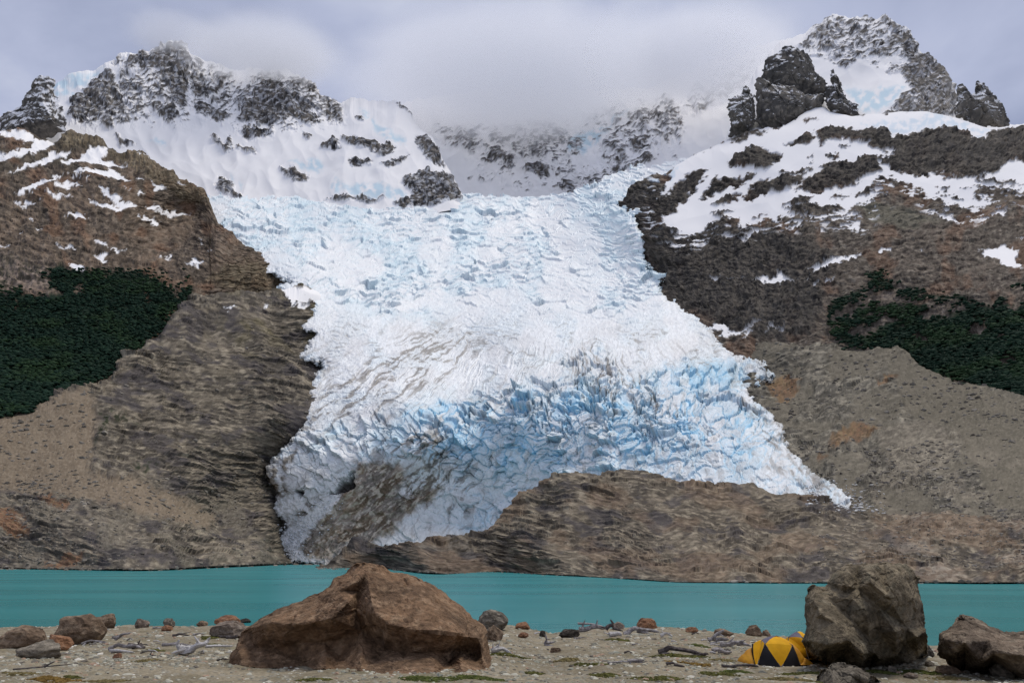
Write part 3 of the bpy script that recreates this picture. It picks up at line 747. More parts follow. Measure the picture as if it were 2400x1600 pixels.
scree = sstep(-12, 12, np.maximum(sdmany(pu, pv, [z4([(-200,1250),(0,1250),(200,1200),(350,1130),(600,1060),(630,1130),(660,1290),(640,1420),(600,1700),(400,1750),(0,1700),(-200,1700)])]), sdmany(pu, pv, [[(-200, 1090), (150, 1100), (320, 1120), (420, 1160), (520, 1210), (480, 1250), (250, 1180), (0, 1150), (-200, 1150)]]) - 4))
rubb = sstep(0.0, 0.35, fb2(u, v, 70, 3, seed=5)) * sstep(1090, 1170, v)
bed = 1 - scree
bend = 9 * fb2(u, v, 200, 2, 0.4, seed=44)
st = rg2(u, v + bend, 13, 4, 0.6, 5.0, 0.16, 31)
st2 = rg2(u, v + bend, 34, 3, 0.55, 2.6, 0.22, 32)
fine = fb2(u, v, 10, 3, 0.65, 1.4, 0.1, 33)
sn = sstep(-1.2, 1.2, sdmany(pu, pv, SNOW_L3))
zone = 0.3 + 0.9 * sstep(-0.35, 0.35, fb2(u, v, 90, 3, 0.55, 1.8, 0.2, 39))
sl, sr, sc_ = slabs(u, v + bend, 70, 13, 0.17, 5)
sl2, sr2, _ = slabs(u, v + bend, 22, 6.5, 0.14, 6)
disp = 20 * (rg2(u, v, 150, 3, 0.5, 1.5, 0.25, 34) - 0.4) * (0.2 + 0.8 * bed) + bed * (1 - sn) * zone * (1.2 * st + 4 * st2 + 1.0 * fine + 5.2 * sl * (1 - 0.4 * rubb) + 2.6 * sl2) + 0.8 * scree * fine
disp *= sstep(2, -26, v - sh) * 0.95 + 0.05
P = push(P, N, disp)
P[..., 2] = np.where(v > sh - 12, np.minimum(P[..., 2], (sh + 0.6 - v) * P[..., 1] / FPX * 1.1), P[..., 2])
C = rock_color(u, v + bend, 7, (0.082, 0.072, 0.063), (0.155, 0.133, 0.11), (0.25, 0.218, 0.178), aspect=3.0, rot=0.16)
C = C * (0.74 + 0.32 * sr2 + 0.22 * sr)[..., None]
dark = sstep(0.05, 0.45, fb2(u, v + bend, 45, 4, 0.6, 2.2, 0.2, 35))
C = lerp(C, col(0.058, 0.052, 0.055), dark * 0.7)
C = lerp(C, rock_color(u, v, 5, (0.12, 0.105, 0.086), (0.16, 0.142, 0.118), (0.25, 0.225, 0.19), seed=4), rubb * 0.65 * bed)
C = lerp(C, rock_color(u, v, 6, (0.165, 0.13, 0.098), (0.20, 0.16, 0.122), (0.245, 0.20, 0.158), seed=5), scree * 0.95)
ol = sstep(0.05, 0.45, fb2(u, v, 60, 3, 0.55, 1.6, 0.2, 36)) * sstep(950, 720, v) * sstep(450, 600, u)
C = lerp(C, rock_color(u, v, 7, (0.09, 0.078, 0.045), (0.14, 0.12, 0.072), (0.19, 0.165, 0.11), aspect=2.5, seed=6), ol * 0.7)
red = sstep(-5, 5, sdmany(pu, pv, [zoomed(0, 1060, 2.904, p) for p in ([(-60,420),(90,400),(190,480),(200,560),(120,570),(0,530),(-60,520)], [(280,320),(380,330),(470,370),(440,400),(340,370)], [(420,700),(580,680),(520,740),(480,790),(280,770)])]))
C = lerp(C, rock_color(u, v, 7, (0.15, 0.08, 0.05), (0.21, 0.115, 0.072), (0.20, 0.135, 0.08), seed=7), red * 0.85)
grn = sstep(-6, 10, sdmany(pu, pv, [z4([(650,1230),(760,1230),(980,1320),(930,1340),(760,1300),(720,1400),(640,1480),(640,1420),(670,1300)]), zoomed(0, 1060, 2.904, [(880,110),(960,60),(1100,90),(960,150)])])) * sstep(-0.2, 0.3, fb2(u, v, 12, 3, seed=37))
C = lerp(C, col(0.025, 0.033, 0.016), grn * 0.9)
wet = sstep(-9, 3, v - sh + 5 * fb2(u, v, 30, 2, seed=38))
C = lerp(C, C * 0.6, wet * 0.8)
C = with_alpha(lerp(C, SNOW, sn), (1 - sn) * (0.22 + 0.78 * bed) * (1 - 0.35 * rubb))
P, C = add_back(P, C, 60 * K, 50 * K)
tag(link('shore_slope_left', grid_mesh('shore_slope_left', P, C, slope=bedding(u, v + bend, 0.17)), M_BED), 'bare moraine and ice-scoured bedrock slope along the left lake shore', kind='structure')
L3 = (u, v, P[2:], scree, v - sh)

# --- right mountainside
FOREST_R = z6([(1000,660),(1050,600),(1180,540),(1270,490),(1300,430),(1200,400),(1300,370),(1390,400),(1340,460),(1480,490),(1700,560),(1900,580),(2050,640),(2140,660),(2200,500),(2323,480),(4600,470),(4600,1530),(2323,1260),(2150,1200),(1950,1150),(1700,1085),(1560,985),(1520,930),(1300,915),(1110,895),(1010,800),(990,700)])
def ell(cx, cy, a, b): return [(cx + a * math.cos(t), cy + b * math.sin(t)) for t in np.linspace(0, 2 * math.pi, 16, endpoint=False)]
CLEAR_R = [z6(p) for p in ([(1700,660),(1790,600),(1900,620),(2020,640),(1900,680),(1800,710),(1720,700)], [(1900,780),(1960,720),(2080,720),(2050,800),(2020,840),(1950,820)], [(2140,1000),(2180,940),(2290,960),(2300,1010),(2200,1030)], [(1180,600),(1300,540),(1500,560),(1640,600),(1500,640),(1350,600),(1220,650)], [(1520,840),(1600,810),(1700,840),(1640,870)], [(1120,780),(1250,740),(1340,800),(1250,850),(1150,840)])]
def cover_r(u, v):
    """Positive where scrub grows on the right mountainside: closed below, broken up by rock higher up."""
    n = fb2(u, v, 34, 4, 0.6, 1.9, -0.15, 91)
    return np.minimum(np.minimum(sdpoly(u + 10 * n, v + 8 * n, FOREST_R), -sdmany(u + 9 * n, v + 6 * n, CLEAR_R)), 60 * (n - 0.06 + 0.9 * sstep(690, 790, v + 0.12 * (u - 2200))))
SNOWFIELD_R = z3([(-120,1250),(-60,1130),(0,1060),(200,1020),(310,950),(700,840),(830,740),(960,690),(1150,780),(1400,760),(1560,740),(1900,790),(2323,820),(2700,820),(2700,1330),(2323,1300),(2130,1290),(1900,1280),(2000,1340),(2130,1370),(2050,1420),(1850,1405),(1700,1350),(1650,1300),(1560,1250),(1360,1210),(1270,1290),(1180,1310),(1330,1340),(1200,1400),(1110,1440),(1000,1440),(1210,1480),(1180,1490),(900,1430),(830,1480),(700,1490),(600,1480),(450,1540),(380,1550),(400,1490),(250,1480),(200,1530),(100,1580),(-60,1590),(-150,1500)])
ROCK_R = [z3(p) for p in (
    [(890,900),(960,870),(1050,865),(1200,900),(1300,870),(1400,900),(1440,950),(1480,930),(1560,910),(1650,880),(1790,870),(1950,930),(2050,950),(2100,900),(2180,860),(2323,855),(2700,850),(2700,1060),(2323,1100),(2170,1130),(2090,1200),(1950,1220),(1850,1200),(1700,1160),(1680,1200),(1500,1180),(1380,1140),(1320,1080),(1430,1050),(1350,1020),(1260,980),(1130,950),(1000,960),(930,990)],
    [(300,1130),(350,1080),(400,1060),(430,1010),(500,1000),(620,1040),(700,1045),(650,1090),(570,1150),(500,1160),(420,1130)], [(110,1350),(200,1240),(350,1200),(500,1180),(470,1230),(330,1270),(200,1330)], [(180,1400),(300,1330),(390,1300),(370,1350),(260,1400)],
    [(385,1360),(450,1270),(540,1215),(700,1200),(840,1170),(830,1220),(740,1290),(560,1320)], [(780,1290),(850,1200),(1000,1110),(1130,1090),(1300,1080),(1360,1170),(1270,1190),(1200,1250),(1050,1280),(900,1310)],
    [(1000,1340),(1060,1310),(1150,1330),(1060,1350)], [(1170,1330),(1240,1290),(1330,1290),(1200,1335)], [(-250,1420),(-150,1330),(0,1200),(100,1150),(190,1135),(150,1200),(60,1300),(0,1370),(-100,1480)], [(200,1240),(250,1180),(230,1230)], [(1690,1170),(1830,1170),(1980,1200),(1850,1210)],
    [(1970,1220),(2050,1240),(2250,1250),(2320,1260),(2150,1265),(2000,1250)], [(1740,1280),(1810,1270),(1800,1300)], [(1720,1315),(1850,1330),(1760,1330)], [(1800,1350),(1920,1360),(1850,1370)], [(690,1390),(800,1350),(900,1360),(860,1390),(760,1420)], [(460,1480),(560,1450),(590,1460),(500,1490)], [(180,1460),(300,1430),(370,1430),(250,1465)],
    [(700,1440),(850,1400),(1050,1390),(1110,1430),(900,1470),(780,1470)], [(960,1060),(1050,1050),(1070,1080),(1000,1090)], [(1060,1000),(1130,1000),(1120,1020)], [(680,980),(740,960),(840,910),(900,930),(870,970),(760,985)], [(1330,1205),(1420,1200),(1500,1230),(1600,1290),(1480,1260),(1380,1240)],
    [(850,1080),(900,1075),(900,1095)], [(650,1190),(760,1160),(890,1120),(830,1165),(700,1195)], [(830,800),(900,800),(920,820),(840,830)], [(300,960),(420,910),(600,880),(540,910),(330,975)])]
SNOW_R2 = [z6(p) for p in ([(370,172),(460,130),(560,112),(650,125),(560,140),(450,160)], [(685,125),(740,95),(820,95),(740,112)], [(800,60),(840,58),(800,100),(780,95)], [(1065,100),(1150,75),(1210,95),(1205,118),(1140,105)], [(860,390),(960,350),(1000,310),(1205,280),(1190,305),(1050,350),(960,390),(890,425),(920,385)],
    [(490,470),(550,425),(600,450),(660,415),(680,440),(800,460),(760,470),(640,485),(560,480)], [(820,450),(870,432),(840,450)], [(885,490),(920,455),(930,460),(895,505)], [(970,465),(1030,440),(1025,455)], [(1340,255),(1425,248),(1420,268),(1350,270)], [(2000,268),(2100,245),(2195,215),(2280,270),(2270,340),(2323,375),(2260,375),(2160,340),(2150,310),(2090,290)],
    [(180,450),(260,455),(200,480)], [(330,465),(430,460),(420,470)], [(170,770),(280,750),(340,800),(400,800),(560,745),(540,770),(430,820),(340,830),(290,835),(230,790)], [(400,850),(470,815),(440,865),(410,870)], [(565,800),(640,775),(620,800)], [(650,800),(690,778),(670,805)], [(635,940),(690,910),(750,905),(730,930),(735,975),(680,980),(715,950)],
    [(140,120),(240,60),(200,95)], [(940,135),(985,130),(950,145)], [(2265,185),(2320,180),(2310,190)], [(550,1000),(595,970),(560,1000)], [(1605,255),(1650,260),(1620,265)], [(1670,0),(1800,15),(1910,65),(1850,72),(1760,35)], [(2110,-10),(2190,0),(2200,22),(2130,18)])]
BLUE_R2 = [z3([(1090,855),(1250,840),(1450,820),(1640,800),(1680,765),(1760,775),(1900,830),(2100,880),(2060,930),(1950,910),(1850,880),(1700,865),(1560,900),(1450,920),(1380,880),(1250,870)]), z2([(2050,1300),(2090,1200),(2200,1150),(2323,1130),(2323,1170),(2180,1250)])]
TOP_R2 = curve([(1440, 480), (1460, 470), (1484, 440), (1530, 405), (1560, 396), (1600, 378), (1640, 358), (1669, 350), (1709, 326), (1760, 306), (1840, 288), (1886, 262), (1910, 250), (1930, 246), (1944, 262), (1996, 273), (2080, 266), (2137, 263), (2178, 265), (2254, 282), (2323, 297), (2351, 296), (2400, 291), (2540, 285), (2800, 330), (3300, 300)])
tp = lambda u: TOP_R2(u) + 0.8 * fbm(np.stack([u / 20.0, u * 0 + 2.2, u * 0], -1), 2)
u, v, P, N = slope_sheet(1440, 3300, tp, curve([(1440, 580), (1460, 580), (1500, 650), (1560, 740), (1650, 820), (1800, 900), (2000, 900), (2150, 930), (2540, 1020), (3300, 1080)]), D_R2, roll=0.02, roll_w=14)
pu, pv = warp(u, v, 8, 24, 3)
fo = sstep(-5, 5, cover_r(u, v))
led = fb2(u, v, 9, 3, 0.6, 4.0, -0.12, 43)
fine = fb2(u, v, 11, 3, 0.65, 1.3, 0.0, 44)
sfield = sdpoly(pu, pv + 4 * led, SNOWFIELD_R)
rk = sdmany(pu, pv + 3 * led, ROCK_R)
fray = 3.0 * fb2(u, v, 6, 2, 0.6, 2.5, -0.15, 45)
sn = np.maximum(sstep(-1.5, 1.5, np.minimum(sfield, -rk) + fray), sstep(-1.2, 1.2, sdmany(pu, pv + 2 * led, SNOW_R2) + 1.5 * fine))
stx = sstep(0.30, 0.36, led + 0.2 * fb2(u, v, 60, 2, seed=46)) * sstep(26, 0, np.abs(sfield + 12) - 14) * 0.95
sn = np.maximum(sn, stx * (rk < 0))
cliff = np.maximum(sstep(-4, 10, rk), sstep(-10, 14, sdmany(pu, pv, [[(1480, 500), (1520, 535), (1640, 520), (1760, 530), (1900, 560), (1960, 600), (1930, 700), (1900, 790), (1830, 800), (1700, 770), (1600, 720), (1540, 660), (1500, 590)], [(1430, 440), (1500, 420), (1560, 430), (1600, 470), (1540, 530), (1500, 560), (1520, 680), (1430, 640)]])))
colm = rg2(u + 8 * fb2(u, v, 40, 2, seed=74), v, 40, 3, 0.5, 0.5, 0.15, 47)
c1, c2, q1, q2, cx, cy = cells((u + 5 * fine) / 22.0, (v + 6 * led) / 34.0, 6)
lowz = sstep(600, 680, v + 30 * fb2(u, v, 120, 2, seed=8))
disp = 18 * (rg2(u, v, 170, 3, 0.5, 1.5, -0.15, 48) - 0.4) * (1 - 0.6 * sn) + cliff * (1 - sn) * (5 * (colm - 0.3) + 9 * (cx * (q1 - 0.5) - cy * q2 * 0.6) + 5) + (1 - sn) * (1 - fo) * (3.5 * fb2(u, v, 30, 3, 0.6, 1.4, -0.1, 49) + 2.2 * fine + 1.5 * led) + 2 * sn * fb2(u, v, 90, 2, seed=50)
disp += (1 - fo) * lowz * 2.0 * rg2(u, v, 26, 3, 0.55, 1.5, -0.2, 51)
sl, sr, sc_ = slabs(u, v, 36, 13, -0.12, 7)
sl2, sr2, _ = slabs(u, v, 15, 6, -0.1, 8)
disp += (1 - fo) * (1 - sn) * (3.4 * sl + 1.8 * sl2)
P = push(P, N, disp)
C = rock_color(u, v, 9, (0.078, 0.065, 0.057), (0.125, 0.103, 0.088), (0.19, 0.165, 0.142), rust=0.3, aspect=1.5, rot=-0.1)
C = lerp(C, rock_color(u, v, 10, (0.038, 0.036, 0.037), (0.068, 0.061, 0.056), (0.105, 0.093, 0.083), aspect=0.8, seed=8), cliff * 0.9)
C = C * (0.80 + 0.40 * sr2)[..., None]
gs = sstep(-6, 10, sdmany(pu, pv, [z3([(1140,1365),(1300,1370),(1480,1410),(1660,1470),(1800,1520),(1500,1560),(1250,1500),(1200,1430)])]))
C = lerp(C, col(0.14, 0.128, 0.095), gs * 0.9)
pink = sstep(690, 760, v + 30 * fb2(u, v, 60, 2, seed=52)) * sstep(1930, 1990, u)
pink = np.maximum(pink, sstep(-4, 8, sdmany(pu, pv, CLEAR_R)))
C = lerp(C, rock_color(u, v, 9, (0.10, 0.083, 0.072), (0.175, 0.145, 0.128), (0.235, 0.20, 0.178), seed=9), pink * 0.8)
C = lerp(C, col(0.013, 0.025, 0.014), fo)
snc = np.broadcast_to(SNOW, P.shape)
snc = lerp(snc, col(0.60, 0.70, 0.77), sstep(-4, 8, sdmany(pu, pv, BLUE_R2)) * sstep(-0.55, 0.25, fb2(u, v, 16, 3, seed=53)) * 0.8)
C = with_alpha(lerp(C, snc, sn), (1 - sn) * (1 - fo))
P, C = add_back(P, C, 500 * K, 260 * K)
tag(link('mountainside_right', grid_mesh('mountainside_right', P, C, slope=bedding(u, v, -0.1)), M_HILL), 'dark banded mountainside with a snow shelf, cliffs and scattered scrub right of the glacier', kind='structure')

# --- right moraine slope
TOP_R3 = curve([(1620, 760), (1700, 790), (1760, 800), (1830, 808), (1982, 811), (2082, 816), (2113, 817), (2127, 827), (2151, 855), (2185, 872), (2271, 893), (2400, 930), (2540, 970), (3300, 1010)])
tp = lambda u: TOP_R3(u) + 2.0 * fbm(np.stack([u / 9.0, u * 0 + 7.4, u * 0], -1), 3, 0.6)
u, v, P, N = slope_sheet(1620, 3300, tp, curve([(1620, 1000), (1750, 1120), (1900, 1230), (2540, 1262), (3300, 1275)]), D_R3, roll=0.03, roll_w=10)
pu, pv = warp(u, v, 9, 26, 4)
scree = sstep(-16, 16, sdmany(pu, pv, [z6([(1400,920),(1530,930),(1600,1030),(1800,1100),(2323,1250),(2700,1400),(2700,2100),(2100,2000),(2000,1700),(1750,1560),(1500,1350),(1420,1100)])]) + 9 * fb2(u, v, 40, 3, seed=54))
outc = sstep(-8, 14, sdmany(pu, pv, [[(2050, 1010), (2150, 985), (2240, 1000), (2260, 1050), (2200, 1110), (2120, 1150), (2050, 1150), (2080, 1080)]]))
scree = np.maximum(scree, 0.75 * sstep(0.15, -0.25, fb2(u, v, 70, 3, 0.55, 1.5, -0.3, 75))) * (1 - outc)
bed = 1 - scree
bend = 9 * fb2(u, v, 200, 2, 0.4, seed=55)
st = rg2(u, v + bend, 13, 4, 0.6, 3.5, -0.3, 56)
st2 = rg2(u, v + bend, 36, 3, 0.55, 2.0, -0.35, 57)
fine = fb2(u, v, 9, 3, 0.65, 1.4, 0.0, 58)
zone = 0.3 + 0.9 * sstep(-0.35, 0.35, fb2(u, v, 90, 3, 0.55, 1.5, -0.3, 72))
sl, sr, sc_ = slabs(u, v + bend, 48, 14, -0.3, 9)
sl2, sr2, _ = slabs(u, v + bend, 19, 6.5, -0.25, 10)
disp = 22 * (rg2(u, v, 140, 3, 0.5, 1.3, -0.3, 59) - 0.4) * (0.25 + 0.75 * bed) + bed * zone * (1.0 * st + 3.6 * st2 + 1.0 * fine + 4.8 * sl + 2.4 * sl2) + 1.0 * scree * fine
P = push(P, N, disp)
C = rock_color(u, v + bend, 7, (0.09, 0.083, 0.073), (0.15, 0.137, 0.117), (0.235, 0.213, 0.18), aspect=2.2, rot=-0.25)
C = C * (0.74 + 0.32 * sr2 + 0.22 * sr)[..., None]
C = lerp(C, rock_color(u, v, 6, (0.125, 0.112, 0.09), (0.15, 0.133, 0.108), (0.19, 0.168, 0.138), seed=10), scree * 0.9)
oc = sstep(-5, 5, sdmany(pu, pv, [z6([(1040,1500),(1180,1440),(1300,1450),(1340,1470),(1200,1560),(1000,1600)]), z6([(560,1160),(700,1120),(800,1150),(790,1220),(700,1290),(600,1250)]), z8([(1970,370),(2020,300),(2130,250),(2250,280),(2150,340),(2060,380)]), z8([(1880,440),(1940,425),(1930,450),(1880,470)]), z6([(1310,1150),(1440,1105),(1450,1130),(1340,1180)])]))
C = lerp(C, rock_color(u, v, 8, (0.12, 0.072, 0.043), (0.23, 0.15, 0.08), (0.19, 0.10, 0.06), seed=11), oc * 0.8)
pale = np.maximum(sstep(0.1, 0.45, fb2(u, v, 55, 3, 0.55, 1.5, -0.3, 61)) * sstep(1000, 1090, v), outc)
C = lerp(C, rock_color(u, v, 7, (0.17, 0.148, 0.125), (0.23, 0.202, 0.168), (0.29, 0.255, 0.21), seed=12), pale * 0.6)
C = with_alpha(C, 0.25 + 0.75 * bed)
P, C = add_back(P, C, 60 * K, 50 * K)
tag(link('moraine_right', grid_mesh('moraine_right', P, C, slope=bedding(u, v + bend, -0.28)), M_BED), 'grey scree and moraine slope with a sharp crest right of the glacier snout', kind='structure')
R3 = (u, v, P[2:], scree)

# --- bedrock hump in front of the ice
TOP_H = curve([(700, 1345), (735, 1332), (765, 1316), (790, 1290), (833, 1264), (881, 1276), (999, 1270), (1078, 1256), (1148, 1232), (1190, 1187), (1225, 1158), (1263, 1133), (1315, 1112), (1368, 1105), (1422, 1107), (1453, 1098), (1529, 1112), (1583, 1130), (1632, 1133), (1690, 1133), (1766, 1143), (1851, 1154), (1912, 1162), (1965, 1177), (2030, 1192), (2100, 1200), (2300, 1215), (2400, 1222), (2540, 1235), (3300, 1250)])
tp = lambda u: TOP_H(u) + 3.0 * fbm(np.stack([u / 12.0, u * 0 + 5.4, u * 0], -1), 3, 0.6)
u, v, P, N = slope_sheet(700, 3300, tp, lambda u: SHORE_R(u) + 10, D_HUMP, roll=0.12, roll_w=9, step=2.5, vstep=1.4)
sh = SHORE_R(u)
w_ = sstep(-3, 2, v - sh)
P = P * (1 - w_[..., None]) + at(u, v, plane_depth(v) * 1.03 + 2) * w_[..., None]
bend = 12 * fb2(u, v, 260, 2, 0.4, seed=62) + 0.00012 * (u - 1500) ** 2 * 0.3
st = rg2(u, v + bend, 9, 4, 0.62, 6.0, 0.10, 63)
st2 = rg2(u, v + bend, 24, 3, 0.55, 3.2, 0.14, 64)
fine = fb2(u, v, 8, 3, 0.65, 1.8, 0.1, 65)
fade = sstep(2, -18, v - sh) * 0.95 + 0.05
zone = 0.35 + 0.85 * sstep(-0.35, 0.35, fb2(u, v, 90, 3, 0.55, 2.0, 0.1, 73))
sl, sr, sc_ = slabs(u, v + bend, 64, 13, 0.1, 11)
sl2, sr2, _ = slabs(u, v + bend, 24, 5.5, 0.08, 12)
disp = fade * (18 * (rg2(u, v, 120, 3, 0.5, 1.8, 0.15, 66) - 0.4) + zone * (1.2 * st + 3.4 * st2 + 0.7 * fine + 5.2 * sl + 2.6 * sl2))
P = push(P, N, disp)
P[..., 2] = np.where(v > sh - 12, np.minimum(P[..., 2], (sh + 0.6 - v) * P[..., 1] / FPX * 1.1), P[..., 2])
C = rock_color(u, v + bend, 6, (0.08, 0.068, 0.057), (0.145, 0.122, 0.098), (0.245, 0.212, 0.17), aspect=3.5, rot=0.12)
C = C * (0.74 + 0.32 * sr2 + 0.22 * sr)[..., None]
C = lerp(C, col(0.058, 0.052, 0.054), 0.7 * sstep(0.1, 0.45, fb2(u, v + bend, 42, 4, 0.6, 2.4, 0.15, 67)))
C = lerp(C, rock_color(u, v + bend, 7, (0.18, 0.135, 0.105), (0.25, 0.205, 0.17), (0.32, 0.28, 0.24), aspect=3.0, seed=13), 0.75 * sstep(-0.1, 0.35, fb2(u, v, 60, 3, 0.55, 2.0, -0.1, 68)) * sstep(1900, 2250, u))
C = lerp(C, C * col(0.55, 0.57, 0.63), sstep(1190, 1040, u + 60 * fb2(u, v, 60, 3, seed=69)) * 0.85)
C = lerp(C, rock_color(u, v + bend, 6, (0.12, 0.083, 0.058), (0.185, 0.13, 0.093), (0.24, 0.185, 0.14), aspect=3.0, seed=14), 0.55 * sstep(0.0, 0.4, fb2(u, v, 70, 3, 0.55, 2.2, 0.1, 70)))
C = lerp(C, C * 0.6, sstep(-7, 2, v - sh + 4 * fb2(u, v, 30, 2, seed=71)) * 0.85)
C = with_alpha(C, np.ones(u.shape))
P, C = add_back(P, C, 70 * K, 40 * K)
tag(link('bedrock_hump', grid_mesh('bedrock_hump', P, C, slope=bedding(u, v + bend, 0.1)), M_HUMP), 'rounded layered brown bedrock hump between the ice front and the lake', kind='structure')
HUMP = (u, v, P[2:], v - sh)

# ------------------------------------------------------------------ glacier
ICE_EDGE = ([(400, 462), (520, 470), (640, 470), (800, 468), (927, 478), (1000, 474), (1062, 467), (1124, 465), (1213, 472), (1282, 468), (1351, 455), (1399, 437), (1437, 413), (1489, 399), (1540, 396), (1600, 378), (1660, 372),
    (1600, 430), (1510, 470), (1486, 502), (1490, 538), (1517, 552), (1506, 590), (1512, 629), (1573, 646), (1540, 668), (1562, 701), (1600, 718), (1641, 744), (1659, 765), (1696, 789), (1707, 803), (1738, 831), (1745, 844), (1786, 848), (1803, 862), (1807, 882), (1765, 903), (1748, 914), (1752, 924), (1766, 942), (1797, 965), (1835, 1003), (1836, 1026), (1858, 1072), (1900, 1114), (1950, 1145), (1990, 1172), (1985, 1195)]
    + [(1900, 1200), (1700, 1180), (1450, 1150), (1300, 1165), (1230, 1200), (1170, 1260), (1050, 1290), (880, 1300), (800, 1320)] +
    [(740, 1322), (705, 1318), (686, 1311), (651, 1270), (680, 1235), (640, 1195), (652, 1152), (622, 1110), (641, 1085), (677, 1043), (715, 996), (712, 951), (728, 906), (738, 885), (762, 848), (694, 842), (747, 781), (692, 764), (736, 732), (690, 700), (650, 690), (660, 670), (700, 660), (640, 640), (600, 610), (520, 560), (470, 530), (400, 500)])
D_ICE = Depth([(430, 475, 2780), (700, 472, 3000), (1000, 472, 3100), (1300, 465, 3250), (1500, 400, 3150), (1620, 380, 2800), (1490, 520, 2500), (700, 660, 2030), (560, 560, 2400), (1100, 600, 2600), (1450, 600, 2420), (740, 780, 1820), (1100, 750, 2050), (1600, 730, 1880), (750, 900, 1640), (1100, 880, 1650), (1390, 820, 1620), (1700, 850, 1520), (720, 1000, 1490), (900, 980, 1450), (1200, 940, 1360), (1400, 930, 1280), (1600, 940, 1230), (1780, 970, 1130), (650, 1100, 1440), (800, 1150, 1400), (1000, 1100, 1370), (1200, 1080, 1300), (1400, 1080, 1180), (1600, 1100, 1040), (1800, 1100, 850), (1960, 1165, 640), (700, 1300, 1392), (900, 1250, 1355), (1100, 1230, 1325), (1190, 1180, 1300), (1880, 1060, 910), (1400, 1000, 1215), (1000, 1000, 1380)], c=60)
gs_ = 1.8
uu = np.arange(395, 2030, gs_); vv = np.arange(370, 1332, gs_)
u, v = np.meshgrid(uu, vv)
Y = D_ICE(u, v)
pu, pv = warp(u, v, 8, 20, 5)
edge = sdpoly(pu, pv, ICE_EDGE)
under_h = (v > 1000) & (v > TOP_H(u) - 40) & (u > 760)              # the rim that goes down behind the hump keeps its height
rim = np.where(under_h | (v < 500) | ((u < 640) & (v < 640)), 1.0, sstep(-2, 1, edge / (16 + 34 * sstep(950, 1060, v))))
Y = Y * (1.008 - 0.02 * rim + 0.025 * np.where(rim >= 1, 0, sstep(1, -9, edge)))        # the margin dips into its bed
P = at(u, v, Y)
N = grid_normals(P)
wu = 16 * fb2(u, v, 60, 3, seed=1); wv = 12 * fb2(u, v, 60, 3, seed=2)
n_b = fb2(u, v, 90, 3, seed=3)
LOWER = [(560, 1120), (640, 1045), (720, 985), (820, 985), (900, 955), (1000, 945), (1100, 928), (1200, 905), (1290, 870), (1350, 830), (1390, 803), (1440, 845), (1500, 868), (1560, 855), (1650, 835), (1740, 835), (1830, 850), (1860, 900), (1780, 930), (1740, 925), (1850, 1000), (2030, 1200), (1200, 1340), (560, 1340)]
low = sstep(-16, 26, sdpoly(pu, pv, LOWER) + 14 * fb2(u, v, 60, 3, seed=4))      # the broken lower tongue
top = sstep(790, 670, v + 60 * fb2(u, v, 150, 2, seed=5))            # the icefall
mid = np.clip(1 - low - top, 0, 1)
pers = np.clip((v - 380) / 330.0, 0.35, 1.0)                         # the icefall's blocks look smaller towards the plateau
# icefall: transverse blocks
f1, f2, r1, r2, ox, oy = cells((u + wu) / 34.0, (v + wv) / 16.0, 3)
blk = (0.3 + 1.0 * sstep(-0.3, 0.35, fb2(u, v, 50, 3, 0.6, seed=29))) * (4 * (r1 - 0.5) + 8 * ox * (r2 - 0.5) - 9 * oy * (0.1 + r1 * r1 * 1.4))
g1, g2, s1, s2, px_, py_ = cells((u + 0.9 * wu) / 13.0, (v + 0.9 * wv) / 7.5, 8)
blk += 1.8 * (s1 - 0.5) + 4.0 * px_ * (s2 - 0.5) - 4.2 * py_ * (0.1 + s1 * 1.2)
calm = 0.8 * sstep(0.0, 0.5, fb2(u, v, 110, 3, seed=6) + 0.55 * sstep(1000, 1200, u) * sstep(1560, 1350, u) * sstep(520, 620, v))
blk *= (1 - 0.72 * calm) * (0.6 + 0.4 * pers)
crk_t = np.maximum(sstep(0.16, 0.02, f2 - f1), 0.5 * sstep(0.15, 0.0, g2 - g1)) * (1 - 0.85 * calm)
# lower tongue: crevasses fan out from the crest below the icefall
fa = np.arctan2(u - 1385 + wu, v - 560); fr = np.hypot(u - 1385, v - 560)
h1, h2, t1, t2, qx, qy = cells(fa * 21 + wu / 34, fr / 30.0 + wv / 26, 15)
jag = 7 * (t1 - 0.5) + 12 * qx * (t2 - 0.5) - 13 * qy * (0.2 + t1) - 5 * sstep(0.10, 0.0, h2 - h1)
k1, k2, m1, m2, kx, ky = cells(fa * 60 + wu / 14, fr / 11.0 + wv / 12, 22)
jag += 1.8 * (m1 - 0.5) + 3 * kx * (m2 - 0.5) - 3.2 * ky * (0.2 + m1)
jag += 0.6 * fb2(u, v, 7, 2, 0.6, seed=7)
b1, b2, w1, w2, bx1, by1 = cells(fa * 13 + wu / 40, fr / 44.0 + wv / 40, 29)      # a few large towers
bigt = sstep(0.35, 0.7, w1) * sstep(1130, 1020, v)
jag += bigt * (14 * (w2 - 0.3) + 22 * bx1 * (w1 - 0.6) - 20 * by1 * (0.2 + w2) - 9 * sstep(0.1, 0.0, b2 - b1))
fineR = sstep(1480, 1640, u) * sstep(930, 1000, v)
jag *= 0.8 * (0.45 + 0.85 * sstep(-0.3, 0.35, fb2(u, v, 80, 3, seed=26))) * (1 - 0.5 * fineR)
crk_l = np.maximum(sstep(0.18, 0.03, h2 - h1), 0.5 * sstep(0.16, 0.0, k2 - k1))
